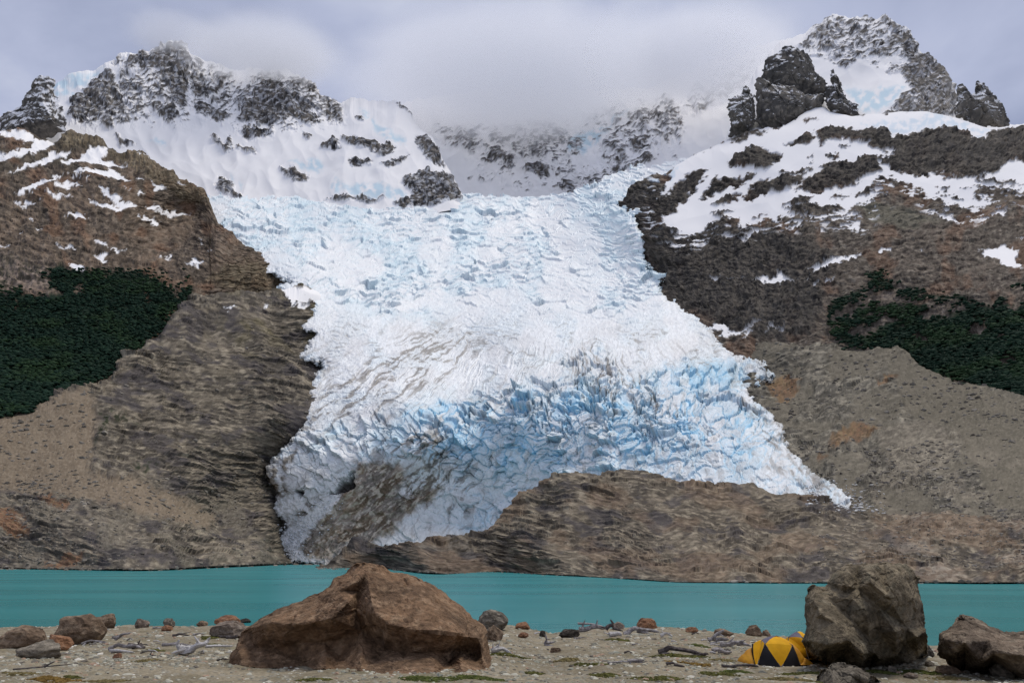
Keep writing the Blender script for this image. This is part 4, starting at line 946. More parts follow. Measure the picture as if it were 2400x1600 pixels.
# smooth middle: shallow flow ridges
fu, fv = fa * 420, fr
rad = rg2(fu, fv, 70, 3, 0.6, 0.10, 0.0, 8)
leftm = sstep(800, 860, v) 
midr = 3.0 * (rad - 0.4) * (0.3 + 0.9 * leftm) + 2.2 * (rg2(u + wu, v + wv, 9, 3, 0.6, 4.5, 0.02, 9) - 0.4) * (1 - 0.6 * leftm) * (0.3 + 0.7 * sstep(-0.2, 0.3, n_b)) + 0.5 * fb2(u, v, 8, 2, seed=10)
ms, mr2, _ = slabs(u + wu, v + wv, 30, 8, -0.04, 17)
midr += 1.5 * ms * (0.4 + 0.6 * sstep(-0.2, 0.3, n_b))
bulk = 8 * (rg2(u, v, 120, 3, 0.5, 2.4, 0.02, 11) - 0.4) * np.maximum(top, 0.4)
disp = top * blk + mid * midr + low * jag + bulk + 6 * low * fb2(u, v, 90, 2, seed=12)
big = sdmany(pu, pv, [[(1280, 935), (1340, 900), (1400, 885), (1470, 910), (1560, 960), (1700, 1010), (1560, 1050), (1420, 1020), (1300, 1020), (1150, 1020), (1000, 1000), (1120, 960)]])
bigm = sstep(-25, 20, big)
gash = rg2(fu, fv, 24, 2, 0.5, 0.4, 0.0, 13)
gash = sstep(0.55, 0.95, gash) * sstep(-0.2, 0.25, fb2(u, v, 40, 2, seed=14))
disp -= bigm * 15 * gash
# the dirty bedrock-coloured ice and the cave at the lower left
def z9(p): return zoomed(516, 891, 3.343, p)
DIRTY = z9([(1060,640),(1400,640),(1480,780),(1380,900),(1500,900),(1750,800),(1680,930),(1420,1090),(1380,1190),(1180,1290),(1000,1300),(870,1420),(700,1400),(600,1300),(750,1130),(850,1000),(960,880),(1050,760)])
dirty = sstep(-8, 12, sdpoly(pu, pv, DIRTY))
CHUTE = [z9([(870,890),(960,905),(900,1000),(760,1120),(650,1250),(610,1330),(650,1420),(580,1410),(520,1290),(465,1260),(560,1160),(640,1080)]), z9([(500,960),(640,920),(650,1000),(560,1040),(450,1095),(395,1020)])]
chute = sstep(-5, 5, sdmany(pu, pv, CHUTE))
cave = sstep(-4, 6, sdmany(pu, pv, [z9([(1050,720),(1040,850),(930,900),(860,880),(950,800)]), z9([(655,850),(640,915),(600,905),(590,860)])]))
brown = sstep(-6, 8, sdmany(pu, pv, [z9([(530,1060),(700,950),(780,930),(700,1040),(600,1120)]), z9([(330,740),(480,640),(560,560),(640,520),(560,680),(480,800),(560,860),(480,940),(360,880)])])) * sstep(-0.25, 0.15, fb2(u, v, 16, 3, seed=28))
soft = rg2(u, v, 42, 4, 0.55, 2.6, -0.75, 15)
disp = disp * (1 - 0.8 * dirty) * (1 - 0.8 * chute) + dirty * (9 * (soft - 0.3) + 2 * fb2(u, v, 12, 3, seed=16)) + chute * (1.0 + 1.2 * fb2(u, v, 7, 2, 0.7, seed=17))
disp -= 45 * cave
ll = sstep(1120, 1000, u + 0.3 * (1150 - v)) * sstep(1040, 1110, v)
disp *= 1 - 0.45 * ll * (1 - dirty)
disp *= np.where(rim >= 1, 1, 0.25 + 0.75 * rim)
P = push(P, N, disp)

clean = np.broadcast_to(col(0.83, 0.83, 0.825), P.shape)
shade_tint = np.maximum(sstep(-0.12, -0.4, oy), 0.7 * sstep(-0.15, -0.4, py_))  # blue-grey shade of the block fronts, put into the ice colour
pale = np.clip(top * (1 - 0.8 * calm) * (0.15 + 0.35 * sstep(-0.3, 0.3, n_b) + 0.35 * shade_tint) + mid * (0.12 + 0.25 * sstep(-0.2, 0.35, n_b)) + low * (0.30 + 0.4 * sstep(-0.3, 0.3, n_b)) * (1 - 0.4 * fineR), 0, 1)
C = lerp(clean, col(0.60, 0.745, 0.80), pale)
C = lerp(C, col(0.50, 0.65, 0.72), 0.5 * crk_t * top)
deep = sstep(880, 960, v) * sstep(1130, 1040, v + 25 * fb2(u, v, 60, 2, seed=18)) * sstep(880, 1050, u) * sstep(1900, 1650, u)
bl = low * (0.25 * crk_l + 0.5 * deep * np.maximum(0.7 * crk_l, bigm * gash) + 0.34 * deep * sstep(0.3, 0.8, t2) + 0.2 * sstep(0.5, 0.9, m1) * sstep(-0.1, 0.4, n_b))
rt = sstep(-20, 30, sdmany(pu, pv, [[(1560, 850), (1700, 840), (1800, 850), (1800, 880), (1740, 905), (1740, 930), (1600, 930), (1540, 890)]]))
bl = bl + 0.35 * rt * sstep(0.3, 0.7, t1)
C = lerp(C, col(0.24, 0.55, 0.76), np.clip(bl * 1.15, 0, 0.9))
# debris carried on the ice: bands along the flow and thin films
dn = fb2(fu, fv, 80, 4, 0.62, 0.10, 0.0, 19)
dh = fb2(u + wu, v + wv, 7, 3, 0.6, 5.0, 0.05, 20)
dz_ = sdmany(pu, pv, [[(740, 930), (860, 850), (960, 770), (1080, 760), (1120, 800), (1060, 870), (960, 930), (820, 970), (720, 1000)], [(1330, 830), (1400, 800), (1440, 850), (1540, 930), (1580, 960), (1440, 950), (1380, 930)], [(940, 1000), (1020, 1010), (1060, 1120), (960, 1180), (880, 1100)], [(1760, 950), (1835, 1000), (1845, 1070), (1960, 1160), (1900, 1150), (1800, 1060), (1770, 1000)], [(1040, 1090), (1080, 1060), (1120, 1180), (1060, 1200)]])
dirt = sstep(-40, 50, dz_) * sstep(0.05, 0.4, dn + 0.5 * dh) * 0.7 + 0.35 * sstep(0.32, 0.6, dn) * sstep(760, 840, v) + 0.5 * sstep(0.25, 0.5, dh) * sstep(730, 790, v) * sstep(900, 830, v) * sstep(-0.1, 0.3, n_b) + 0.16 * low * sstep(0.2, 0.5, fb2(u, v, 26, 3, seed=21))
film = 0.26 * sstep(-0.25, 0.4, fb2(u, v, 80, 3, seed=22)) * sstep(690, 800, v)
C = lerp(C, col(0.58, 0.54, 0.52), np.clip(film, 0, 1))
C = lerp(C, col(0.74, 0.725, 0.69), 0.7 * ll)
C = lerp(C, col(0.20, 0.17, 0.14), np.clip(dirt, 0, 0.8))
edge_d = sstep(46, 4, edge) * sstep(700, 900, v) * sstep(-0.1, 0.35, fb2(u, v, 14, 3, seed=23))
C = lerp(C, col(0.32, 0.285, 0.24), 0.5 * edge_d * (1 - chute))
C = lerp(C, rock_color(u, v, 9, (0.135, 0.098, 0.068), (0.29, 0.225, 0.165), (0.60, 0.54, 0.47), aspect=2.4, rot=-0.75, seed=15), dirty * (0.86 + 0.14 * sstep(-0.1, 0.2, fb2(u, v, 30, 3, 0.55, 2.0, -0.75, 24))))
C = lerp(C, rock_color(u, v, 7, (0.10, 0.08, 0.06), (0.19, 0.155, 0.115), (0.34, 0.30, 0.24), seed=17), 0.85 * brown)
C = lerp(C, col(0.86, 0.855, 0.84), chute * sstep(-0.6, -0.1, fb2(u, v, 6, 2, seed=25)))
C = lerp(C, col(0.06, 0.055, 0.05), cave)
keep = edge > -9
br = sstep(-20, 25, sdmany(pu, pv, [z7([(1090,690),(1250,560),(1330,640),(1420,640),(1400,760),(1250,860),(1130,900),(1000,1010),(950,1130),(850,1100),(1000,900),(1010,820)]), z7([(1250,300),(1400,380),(1450,470),(1330,640),(1200,620),(1230,480)])]))
C = lerp(C, rock_color(u, v, 8, (0.07, 0.058, 0.045), (0.15, 0.125, 0.095), (0.40, 0.38, 0.33), aspect=2.0, rot=-0.8, seed=16), br * sstep(-0.12, 0.15, fb2(u, v, 20, 4, 0.65, 1.8, -0.8, 27)) * 0.9)
C = with_alpha(C, 1.0 - 0.6 * top)
S_ = np.stack([u, v], -1)
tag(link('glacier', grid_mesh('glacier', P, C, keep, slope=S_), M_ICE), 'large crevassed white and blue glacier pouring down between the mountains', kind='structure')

# ------------------------------------------------------------------ lake
def water_material():
    m = bpy.data.materials.new('glacial_lake_water')
    m.use_nodes = True
    n, l = m.node_tree.nodes, m.node_tree.links
    n.clear()
    out = n.new('ShaderNodeOutputMaterial')
    tc = n.new('ShaderNodeTexCoord')
    mp = n.new('ShaderNodeMapping'); mp.inputs['Scale'].default_value = (0.35, 1.0, 1.0)
    l.new(tc.outputs['Object'], mp.inputs['Vector'])
    nz = n.new('ShaderNodeTexNoise'); nz.inputs['Scale'].default_value = 0.9; nz.inputs['Detail'].default_value = 5
    l.new(mp.outputs['Vector'], nz.inputs['Vector'])
    bp = n.new('ShaderNodeBump'); bp.inputs['Strength'].default_value = 0.6; bp.inputs['Distance'].default_value = 0.25
    l.new(nz.outputs['Fac'], bp.inputs['Height'])
    nb = n.new('ShaderNodeTexNoise'); nb.inputs['Scale'].default_value = 0.02; nb.inputs['Detail'].default_value = 4
    l.new(mp.outputs['Vector'], nb.inputs['Vector'])
    rp = n.new('ShaderNodeValToRGB')
    rp.color_ramp.elements[0].position = 0.35; rp.color_ramp.elements[0].color = (0.02, 0.185, 0.195, 1)
    rp.color_ramp.elements[1].position = 0.65; rp.color_ramp.elements[1].color = (0.035, 0.245, 0.255, 1)
    l.new(nb.outputs['Fac'], rp.inputs['Fac'])
    d = n.new('ShaderNodeBsdfDiffuse')
    l.new(rp.outputs['Color'], d.inputs['Color'])
    g = n.new('ShaderNodeBsdfGlossy'); g.inputs['Roughness'].default_value = 0.15
    l.new(bp.outputs['Normal'], g.inputs['Normal']); l.new(bp.outputs['Normal'], d.inputs['Normal'])
    mx = n.new('ShaderNodeMixShader'); mx.inputs[0].default_value = 0.36
    l.new(d.outputs[0], mx.inputs[1]); l.new(g.outputs[0], mx.inputs[2])
    l.new(mx.outputs[0], out.inputs['Surface'])
    return m
xs = np.linspace(-9000, 9000, 60); ys = np.concatenate([np.linspace(20, 400, 30), np.linspace(430, 9000, 30)])
gx, gy = np.meshgrid(xs, ys)
lp = np.stack([gx, gy, gx * 0], -1)
tag(link('lake', grid_mesh('lake', lp, lp * 0 + 0.2), water_material()), 'turquoise glacial lake in front of the ice', kind='structure')

# ------------------------------------------------------------------ forest and rubble on the slopes
ICO_T = np.array([(0,11,5),(0,5,1),(0,1,7),(0,7,10),(0,10,11),(1,5,9),(5,11,4),(11,10,2),(10,7,6),(7,1,8),(3,9,4),(3,4,2),(3,2,6),(3,6,8),(3,8,9),(4,9,5),(2,4,11),(6,2,10),(8,6,7),(9,8,1)])
_g = (1 + 5 ** 0.5) / 2
ICO_V = np.array([(-1,_g,0),(1,_g,0),(-1,-_g,0),(1,-_g,0),(0,-1,_g),(0,1,_g),(0,-1,-_g),(0,1,-_g),(_g,0,-1),(_g,0,1),(-_g,0,-1),(-_g,0,1)]) / math.hypot(1, _g)

def scatter_lumps(name, pts, size, colors, squash=(1, 1, 1), jit=0.25, mat=None, sink=0.0, smooth=False):
    """Many small irregular lumps (tree crowns, stones) in one mesh."""
    n = len(pts)
    r = RNG.random((n, 12, 3)) * 2 - 1
    V = ICO_V[None] * (1 + jit * r[..., :1]) + jit * 0.5 * r
    sq = np.array(squash) * (1 + 0.35 * (RNG.random((n, 3)) - 0.5))
    a = RNG.random(n) * 6.283
    V = V * sq[:, None]
    ca, sa = np.cos(a)[:, None], np.sin(a)[:, None]
    V = np.stack([V[..., 0] * ca - V[..., 1] * sa, V[..., 0] * sa + V[..., 1] * ca, V[..., 2]], -1)
    V = V * size[:, None, None] + pts[:, None]
    V[..., 2] -= (sink * size)[:, None]
    C = np.repeat(colors[:, None], 12, 1) * (0.85 + 0.3 * RNG.random((n, 12, 1)))
    T = (ICO_T[None] + (np.arange(n) * 12)[:, None, None]).reshape(-1, 3)
    return mesh_from(name, V.reshape(-1, 3), T, C.reshape(-1, 3), smooth)

def sample_poly(poly, n, holes=(), cover=None):
    a = np.asarray(poly)
    us, vs = [], []
    while sum(map(len, us)) < n:
        u = RNG.uniform(max(a[:, 0].min(), -330), min(a[:, 0].max(), 2700), n); v = RNG.uniform(a[:, 1].min(), a[:, 1].max(), n)
        ok = sdpoly(u, v, poly) > np.where(v > np.median(a[:, 1]) + 60, 3, 16) * RNG.normal(size=n) - 4 + 10 * fb2(u, v, 26, 3, seed=3)
        if cover is not None:
            ok = cover(u, v) > 6 * RNG.normal(size=n)
        if holes:
            ok &= sdmany(u + 4 * RNG.normal(size=n), v + 4 * RNG.normal(size=n), holes) < 0
        us.append(u[ok]); vs.append(v[ok])
    return np.concatenate(us)[:n], np.concatenate(vs)[:n]

def forest(name, label, poly, holes, depth, n, topv, cover=None):
    u, v = sample_poly(poly, n, holes, cover)
    m = v > topv(u)
    u, v = u[m], v[m]
    P = at(u, v, depth(u, v) * 0.985)
    tone = fbm(P / 120.0, 3)
    C = lerp(np.broadcast_to(col(0.011, 0.029, 0.017), P.shape), col(0.021, 0.044, 0.018), sstep(-0.1, 0.5, tone + 0.5 * (RNG.random(len(u)) - 0.5)))
    return tag(link(name, scatter_lumps(name, P, RNG.uniform(2.4, 6.4, len(u)), C, (1.25, 1.25, 0.7), 0.4, smooth=True), M_FOREST), label, 'forest', kind='stuff')

forest('forest', 'dark green forest covering the lower left hillside above the moraine', FOREST_L, CLEAR_L, D_L2, 11500, TOP_L2)
forest('forest', 'dark green scrub forest between pale outcrops on the right mountainside', FOREST_R, (), D_R2, 8500, TOP_R2, cover_r)

def pick(grid, n, cond):
    u, v, P = grid[:3]
    r = np.flatnonzero(cond.ravel())
    r = r[RNG.integers(0, len(r), n)]
    return P.reshape(-1, 3)[r]
def rubble(name, label, P, lo, hi, pale):
    n = len(P)
    C = lerp(np.broadcast_to(col(0.12, 0.105, 0.085), (n, 3)), col(*pale), RNG.random(n))
    s = lo + (hi - lo) * RNG.random(n) ** 4
    s = s * np.clip(P[:, 1] / 1200.0, 0.4, 1.4)
    return tag(link(name, scatter_lumps(name, P, s, C, (1.2, 1, 0.75), 0.3), M_TERRAIN), label, 'rubble', kind='stuff')
pts = np.concatenate([pick(L3, 700, np.abs(L3[4] + 1) < 3), pick(L3, 2200, (L3[1] > 1110) & (L3[1] < 1326)), pick(L3, 450, (L3[3] > 0.5)), pick(L3, 500, (L3[1] < 1080))])
rubble('rubble', 'loose pale stones strewn over the left moraine slope', pts, 0.7, 4.5, (0.24, 0.215, 0.18))
pts = np.concatenate([pick(R3, 2600, (R3[1] > 1040) & (R3[3] < 0.6)), pick(R3, 900, (R3[3] > 0.5)), pick(R3, 1200, R3[1] < 1000)])
rubble('rubble', 'loose grey stones strewn over the right moraine slope', pts, 0.7, 4.5, (0.25, 0.225, 0.19))
pts = np.concatenate([pick(HUMP, 900, (np.abs(HUMP[3] + 1) < 3) & (HUMP[0] > 740)), pick(HUMP, 1500, (HUMP[1] > 1120) & (HUMP[1] < 1330) & (HUMP[0] > 1900))])
rubble('rubble', 'scattered stones on the bedrock beside the right lake shore', pts, 0.8, 3.0, (0.26, 0.235, 0.2))
u_, v_ = sample_poly(z9([(870,890),(960,905),(900,1000),(760,1120),(650,1250),(610,1330),(660,1430),(570,1420),(500,1300),(450,1260),(560,1160),(640,1080)]), 1400)
Pi = at(u_, v_, D_ICE(u_, v_) * 0.988)
tag(link('ice_debris', scatter_lumps('ice_debris', Pi, RNG.uniform(0.7, 0.7 + 3.5 * RNG.random(1400) ** 3), np.broadcast_to(col(0.80, 0.82, 0.84), Pi.shape) * RNG.uniform(0.8, 1, (1400, 1)), (1.1, 1, 0.8), 0.3), M_ICE), 'white tumbled ice blocks in the chute at the lower left of the glacier', 'ice debris', kind='stuff')

u_, v_ = sample_poly([(1890, 1120), (1950, 1140), (2010, 1150), (2060, 1175), (2090, 1205), (2030, 1200), (1970, 1185), (1900, 1160)], 420)
k_ = RNG.random(420) < np.clip((2110 - u_) / 200, 0.05, 1)
Pi = at(u_[k_], v_[k_], np.minimum(D_R3(u_[k_], v_[k_]), D_HUMP(u_[k_], v_[k_])) * 0.985)
tag(link('ice_debris', scatter_lumps('ice_debris', Pi, RNG.uniform(0.8, 0.8 + 2.2 * RNG.random(len(Pi)) ** 2), np.broadcast_to(col(0.72, 0.715, 0.69), Pi.shape) * RNG.uniform(0.55, 1, (len(Pi), 1)), (1.3, 1, 0.7), 0.3), M_ICE), 'dirty ice rubble trailing off the right tip of the glacier', 'ice debris', kind='stuff')

# ------------------------------------------------------------------ the near beach
YSHORE = curve([(-0.9, 74), (-0.65, 74), (-0.45, 76), (-0.3, 75), (-0.05, 81), (0.0, 76), (0.05, 69), (0.11, 73), (0.19, 75), (0.27, 68), (0.37, 66), (0.5, 59), (0.7, 58), (1.0, 58)])
def beach_z(x, y):
    """Height of the beach in metres."""
    x = np.asarray(x, float); y = np.asarray(y, float)
    Y = np.maximum(y / K, 0.5)
    s = Y / YSHORE(x / np.maximum(y, 1.0))
    z = 3.9 * (1 - s ** 1.3)
    p = np.stack([x, y, 0 * x], -1)
    b = 0.16 * fbm(p / 7.0, 3) + 0.05 * fbm(p / 1.3 + 9, 3, 0.6)
    b = b + 0.22 * sstep(0.7, 0.9, s) * fbm(p / 3.0 + 5, 3)
    return (z + b * sstep(1.06, 0.9, s)) * K
def ground_at(u, v):
    """Where the direction (u, v) meets the beach: layout distance."""
    Ys = np.linspace(12, 90, 500)
    p = at(np.full(500, float(u)), np.full(500, float(v)), Ys)
    d = p[:, 2] - beach_z(p[:, 0], p[:, 1])
    k = np.flatnonzero(d < 0)
    return Ys[k[0]] if len(k) else 80.0
def base_of(u, v):
    Yg = ground_at(u, v)
    return at(u, v, Yg), Yg, Yg * K / FPX / (CP - (800 - v) / FPX * SP)       # point, distance, metres per frame pixel there

ang = np.concatenate([np.linspace(-1.2, -0.72, 20), np.linspace(-0.7, 0.7, 440), np.linspace(0.72, 1.2, 20)])
rows = np.concatenate([np.linspace(-6, 13, 14), np.geomspace(13.6, 92, 220)])
A_, R_ = np.meshgrid(ang, rows)
bx_ = np.where(R_ < 13, A_ * 13, A_ * R_) * K
by_ = R_ * K
bz_ = beach_z(np.where(by_ > 0.7, bx_, bx_ * 0), np.maximum(by_, 0.7))
P = np.stack([bx_, by_, bz_], -1)
g1 = fbm(P / 3.0, 4); g2 = fbm(P / 0.35 + 4, 3, 0.7); g3 = fbm(P / 11.0 + 20, 3)
C = lerp(np.broadcast_to(col(0.20, 0.17, 0.115), P.shape), col(0.275, 0.235, 0.165), sstep(-0.3, 0.4, g1))
C = lerp(C, col(0.235, 0.18, 0.13), 0.6 * sstep(0.0, 0.4, g3) * sstep(36, 56, R_))
C = lerp(C, col(0.15, 0.13, 0.10), 0.55 * sstep(0.1, 0.45, g2))
C = lerp(C, col(0.36, 0.34, 0.28), 0.5 * sstep(0.25, 0.5, g2))
C = lerp(C, col(0.11, 0.105, 0.05), 0.35 * sstep(0.18, 0.4, fbm(P * np.array([0.4, 1, 1], f32) / 1.6 + 40, 4)) * sstep(0.0, 0.3, g3 + 0.1))
C = lerp(C, C * 0.55, sstep(0.25, -0.05, P[..., 2]))
M_BEACH = material('beach_sand_and_grit', rough=0.95, spec=0.1, grain=0.35, gscale=7.0, bump=0.6, bscale=9.0)
tag(link('beach', grid_mesh('beach', P, C), M_BEACH), 'pale gravel and sand beach on the near side of the lake', kind='structure')

M_PEBBLE = material('beach_pebbles', rough=0.85, spec=0.2, grain=0.2, gscale=6.0)
def pebble_colors(n):
    base = np.array([(0.34, 0.32, 0.25), (0.21, 0.20, 0.16), (0.44, 0.42, 0.34), (0.12, 0.105, 0.085), (0.32, 0.22, 0.155), (0.25, 0.25, 0.20), (0.56, 0.53, 0.46)])
    return base[RNG.choice(len(base), n, p=[.25, .22, .14, .13, .09, .12, .05])]
def beach_points(n, y0, y1, power=1.0, a0=-0.8, a1=0.8):
    Y = y0 + (y1 - y0) * RNG.random(n) ** power
    x = RNG.uniform(a0, a1, n) * Y * K; y = Y * K
    return np.stack([x, y, beach_z(x, y)], -1)
pp = np.concatenate([beach_points(9500, 15, 30, 1.1, -0.72, 0.72), beach_points(5500, 24, 50, 1.3, -0.72, 0.72), beach_points(2200, 44, 76, 0.6)])
dn = fbm(pp / 5.0 + 2, 3)
pp = pp[dn + 0.35 * RNG.normal(size=len(pp)) > -0.15]
sz = RNG.uniform(0.03, 0.07, len(pp)) + 0.09 * RNG.random(len(pp)) ** 4
sz = sz * np.clip(pp[:, 1] / 32.0, 0.8, 2.2)
tag(link('gravel', scatter_lumps('gravel', pp, sz, pebble_colors(len(pp)), (1.2, 1, 0.62), 0.22, sink=0.1), M_PEBBLE), 'loose grey and tan pebbles covering the beach', 'gravel', kind='stuff')

# individual stones: one mesh per shape, shared
def lump_rock(seed, n_planes=9, sub=3, rough=0.06, flat=0.7):
    r = np.random.default_rng(seed)
    V, T = ICO_V.copy(), ICO_T.copy()
    for _ in range(sub):
        e = {}
        V = list(map(tuple, V)); nt = []
        def midp(a, b):
            k = (min(a, b), max(a, b))
            if k not in e:
                m = np.array(V[a]) + np.array(V[b]); m /= np.linalg.norm(m)
                e[k] = len(V); V.append(tuple(m))
            return e[k]
        for a, b, c in T:
            ab, bc, ca = midp(a, b), midp(b, c), midp(c, a)
            nt += [(a, ab, ca), (b, bc, ab), (c, ca, bc), (ab, bc, ca)]
        V, T = np.array(V), np.array(nt)
    for _ in range(n_planes):
        d = r.normal(size=3); d[2] = abs(d[2]) * 0.9; d /= np.linalg.norm(d)
        h = r.uniform(0.55, 0.86)
        over = np.maximum(V @ d - h, 0)
        V = V - over[:, None] * d * 0.92
    nrm = V / (np.linalg.norm(V, axis=1, keepdims=True) + 1e-6)
    V = V + nrm * (rough * 1.6 * fbm(V * 1.7 + seed, 4, 0.55) + rough * 0.8 * (ridged(V * np.array([1.2, 1.2, 3.0]) + seed, 3) - 0.4))[:, None]
    V[:, 2] *= flat
    return V, T

PEB_M = []
for k in range(5):
    V, T = lump_rock(40 + k, 7, 1, 0.05, 0.65)
    me = mesh_from('stone', V, T, np.broadcast_to(pebble_colors(1)[0], V.shape))
    me.materials.append(M_PEBBLE); PEB_M.append(me)
sp = np.concatenate([beach_points(130, 16, 30), beach_points(70, 28, 55, 1.2), beach_points(50, 50, 74, 0.7)])
for k in range(len(sp)):
    o = link('stone', PEB_M[k % 5])
    s = RNG.uniform(0.09, 0.17) * max(1, sp[k, 1] / 42)
    o.location = sp[k]; o.scale = (s * RNG.uniform(1, 1.5), s, s * RNG.uniform(0.7, 1.1)); o.rotation_euler = (0, 0, RNG.uniform(0, 6.28))
    tag(o, 'small loose stone lying on the pale gravel beach', 'stone', 'small stones strewn on the beach')

# ------------------------------------------------------------------ boulders
M_BOULDER = material('boulder_rock', rough=0.9, spec=0.15, grain=0.42, gscale=5.0, bump=0.8, bscale=6.0)
def big_boulder(name, label, outline, inner, Y0, thick, tones, ground_from, lichen=0.0):
    ol = []
    for (a, b) in outline:
        ol.append((a, b, Y0 - ground_at(a, b)) if b > ground_from else (a, b, -0.35))
    V, T, n = rock_body(ol, inner, Y0, thick, na=300, nr=72, edge_noise=3.0, soft=2.0)
    c1, c2, q1, q2, cx, cy = cells(V[:, 0] / 1.5 + 0.35 * fbm(V / 2, 2), V[:, 2] / 0.95 + 0.3 * fbm(V / 2 + 7, 2), 5)
    e1, e2, p1, p2, ex, ey = cells(V[:, 0] / 0.55 + 0.3 * fbm(V, 2), V[:, 2] / 0.42 + V[:, 1] / 0.9, 9)
    d = 0.16 * (cx * (q1 - 0.5) + cy * (q2 - 0.5)) + 0.10 * (ex * (p1 - 0.5) + ey * (p2 - 0.5)) + 0.05 * (ridged(V / 1.2, 4, 0.6) - 0.4) + 0.025 * fbm(V / 0.2, 3, 0.6)
    d -= 0.04 * sstep(0.06, 0.0, c2 - c1)
    jt = ridged(V * np.array([1, 1, 0.6]) / 2.6 + 8, 2)
    d -= 0.09 * sstep(0.84, 0.98, jt)
    V = V + n * d[:, None]
    C = rock_color3(V, 0.5, *tones)
    st_ = sstep(0.1, 0.5, fbm(V * np.array([1.6, 1.6, 0.5]) / 0.9 + 31, 4))
    C = lerp(C, C * 0.5, st_ * 0.6)
    if lichen:
        C = lerp(C, col(0.13, 0.125, 0.09), lichen * sstep(0.1, 0.45, fbm(V / 0.7 + 60, 4)))
    return tag(link(name, mesh_from(name, V, T, C), M_BOULDER), label, 'boulder')
big_boulder('boulder', 'huge peaked red-brown boulder lying on the beach left of centre',
    [(529,1557),(569,1476),(600,1455),(627,1439),(664,1421),(716,1402),(755,1381),(777,1366),(786,1352),(811,1344),(826,1329),(835,1318),(852,1314),(863,1317),(875,1323),(890,1324),(905,1334),(915,1341),(939,1340),(970,1349),(1000,1361),(1031,1381),(1062,1405),(1089,1427),(1111,1448),(1132,1467),(1143,1494),(1150,1525),(1152,1546),(1144,1568),(1077,1576),(1000,1590),(939,1588),(817,1573),(725,1566),(572,1563)],
    [(600,1468,0.6),(633,1458,1.2),(694,1461,1.7),(740,1455,1.8),(780,1447,2.2),(815,1410,1.8),(838,1362,0.9),(869,1402,1.9),(881,1436,2.6),(909,1461,3.0),(960,1472,3.2),(1016,1479,3.2),(1070,1485,2.8),(1125,1496,1.5),
     (600,1515,0.35),(650,1520,0.45),(700,1505,0.85),(760,1505,1.0),(840,1385,0.5),(835,1430,1.0),(850,1480,1.0),(900,1525,1.6),(960,1530,2.3),(1020,1530,2.4),(1080,1525,1.1),(1110,1540,0.7),(1130,1530,1.3),(560,1530,0.9),(1050,1555,1.9),(800,1540,1.1),(690,1540,0.7),
     (680,1432,0.4),(740,1425,0.9),(790,1385,0.8),(940,1400,1.5),(1000,1420,1.9),(1050,1440,1.7),(900,1355,0.4),(860,1345,0.5),(960,1370,0.6),(890,1400,1.5)],
    25.0, 3.2, ((0.13, 0.082, 0.052), (0.21, 0.13, 0.08), (0.28, 0.19, 0.125)), 1545)
big_boulder('boulder', 'tall blocky dark grey-brown boulder standing beside the yellow tents',
    [(1879,1505),(1889,1471),(1888,1414),(1891,1379),(1905,1369),(1915,1374),(1935,1374),(1947,1357),(1959,1337),(1985,1323),(2033,1320),(2080,1317),(2112,1320),(2141,1334),(2152,1353),(2155,1385),(2163,1420),(2173,1484),(2175,1535),(2141,1552),(2065,1560),(2020,1567),(1947,1558),(1905,1540)],
    [(1980,1350,0.8),(2040,1345,1.0),(2100,1345,1.0),(1975,1372,1.1),(2040,1362,1.2),(1972,1384,0.55),(2010,1379,0.6),(2072,1367,0.6),(2000,1400,1.2),(2080,1395,1.3),(2135,1400,0.7),(1910,1410,0.9),(1940,1400,0.6),
     (2058,1420,0.75),(2064,1480,0.7),(2030,1440,1.3),(1910,1445,1.0),(1925,1440,1.5),(1960,1460,1.9),(1990,1500,2.3),(2020,1530,2.3),(1940,1510,2.1),(1995,1450,1.1),(2040,1500,0.9),(2050,1530,0.7),(2100,1480,1.4),(2122,1500,0.2),(2125,1470,0.5),(2150,1490,0.9),(2100,1535,0.1),(2060,1545,0.5),(1900,1500,1.3),(1920,1530,1.0)],
    24.6, 2.6, ((0.105, 0.086, 0.061), (0.18, 0.147, 0.103), (0.26, 0.215, 0.155)), 1530, lichen=0.3)
big_boulder('boulder', 'flat-topped pinkish brown boulder at the right edge of the beach',
    [(2196,1535),(2203,1481),(2224,1468),(2246,1446),(2256,1443),(2294,1452),(2336,1471),(2367,1481),(2400,1478),(2470,1490),(2520,1530),(2500,1600),(2400,1590),(2330,1578),(2288,1572),(2240,1566)],
    [(2216,1498,1.0),(2260,1504,1.7),(2330,1524,2.3),(2400,1535,2.5),(2460,1540,2.2),(2235,1530,0.9),(2300,1550,1.4),(2380,1565,1.8),(2260,1480,0.8),(2320,1500,1.3),(2400,1505,1.2)],
    24.2, 2.6, ((0.13, 0.10, 0.076), (0.21, 0.16, 0.122), (0.27, 0.22, 0.17)), 1545)
big_boulder('boulder', 'low grey slab boulder half sunk below the tall dark boulder',
    [(1912,1594),(1925,1570),(1962,1556),(2000,1560),(2020,1566),(2049,1583),(2062,1594),(2030,1606),(1960,1610)],
    [(1950,1575,0.5),(2000,1578,0.7),(1970,1595,0.9),(2030,1592,0.6)],
    20.6, 0.9, ((0.10, 0.085, 0.07), (0.15, 0.13, 0.105), (0.21, 0.185, 0.155)), 1585)

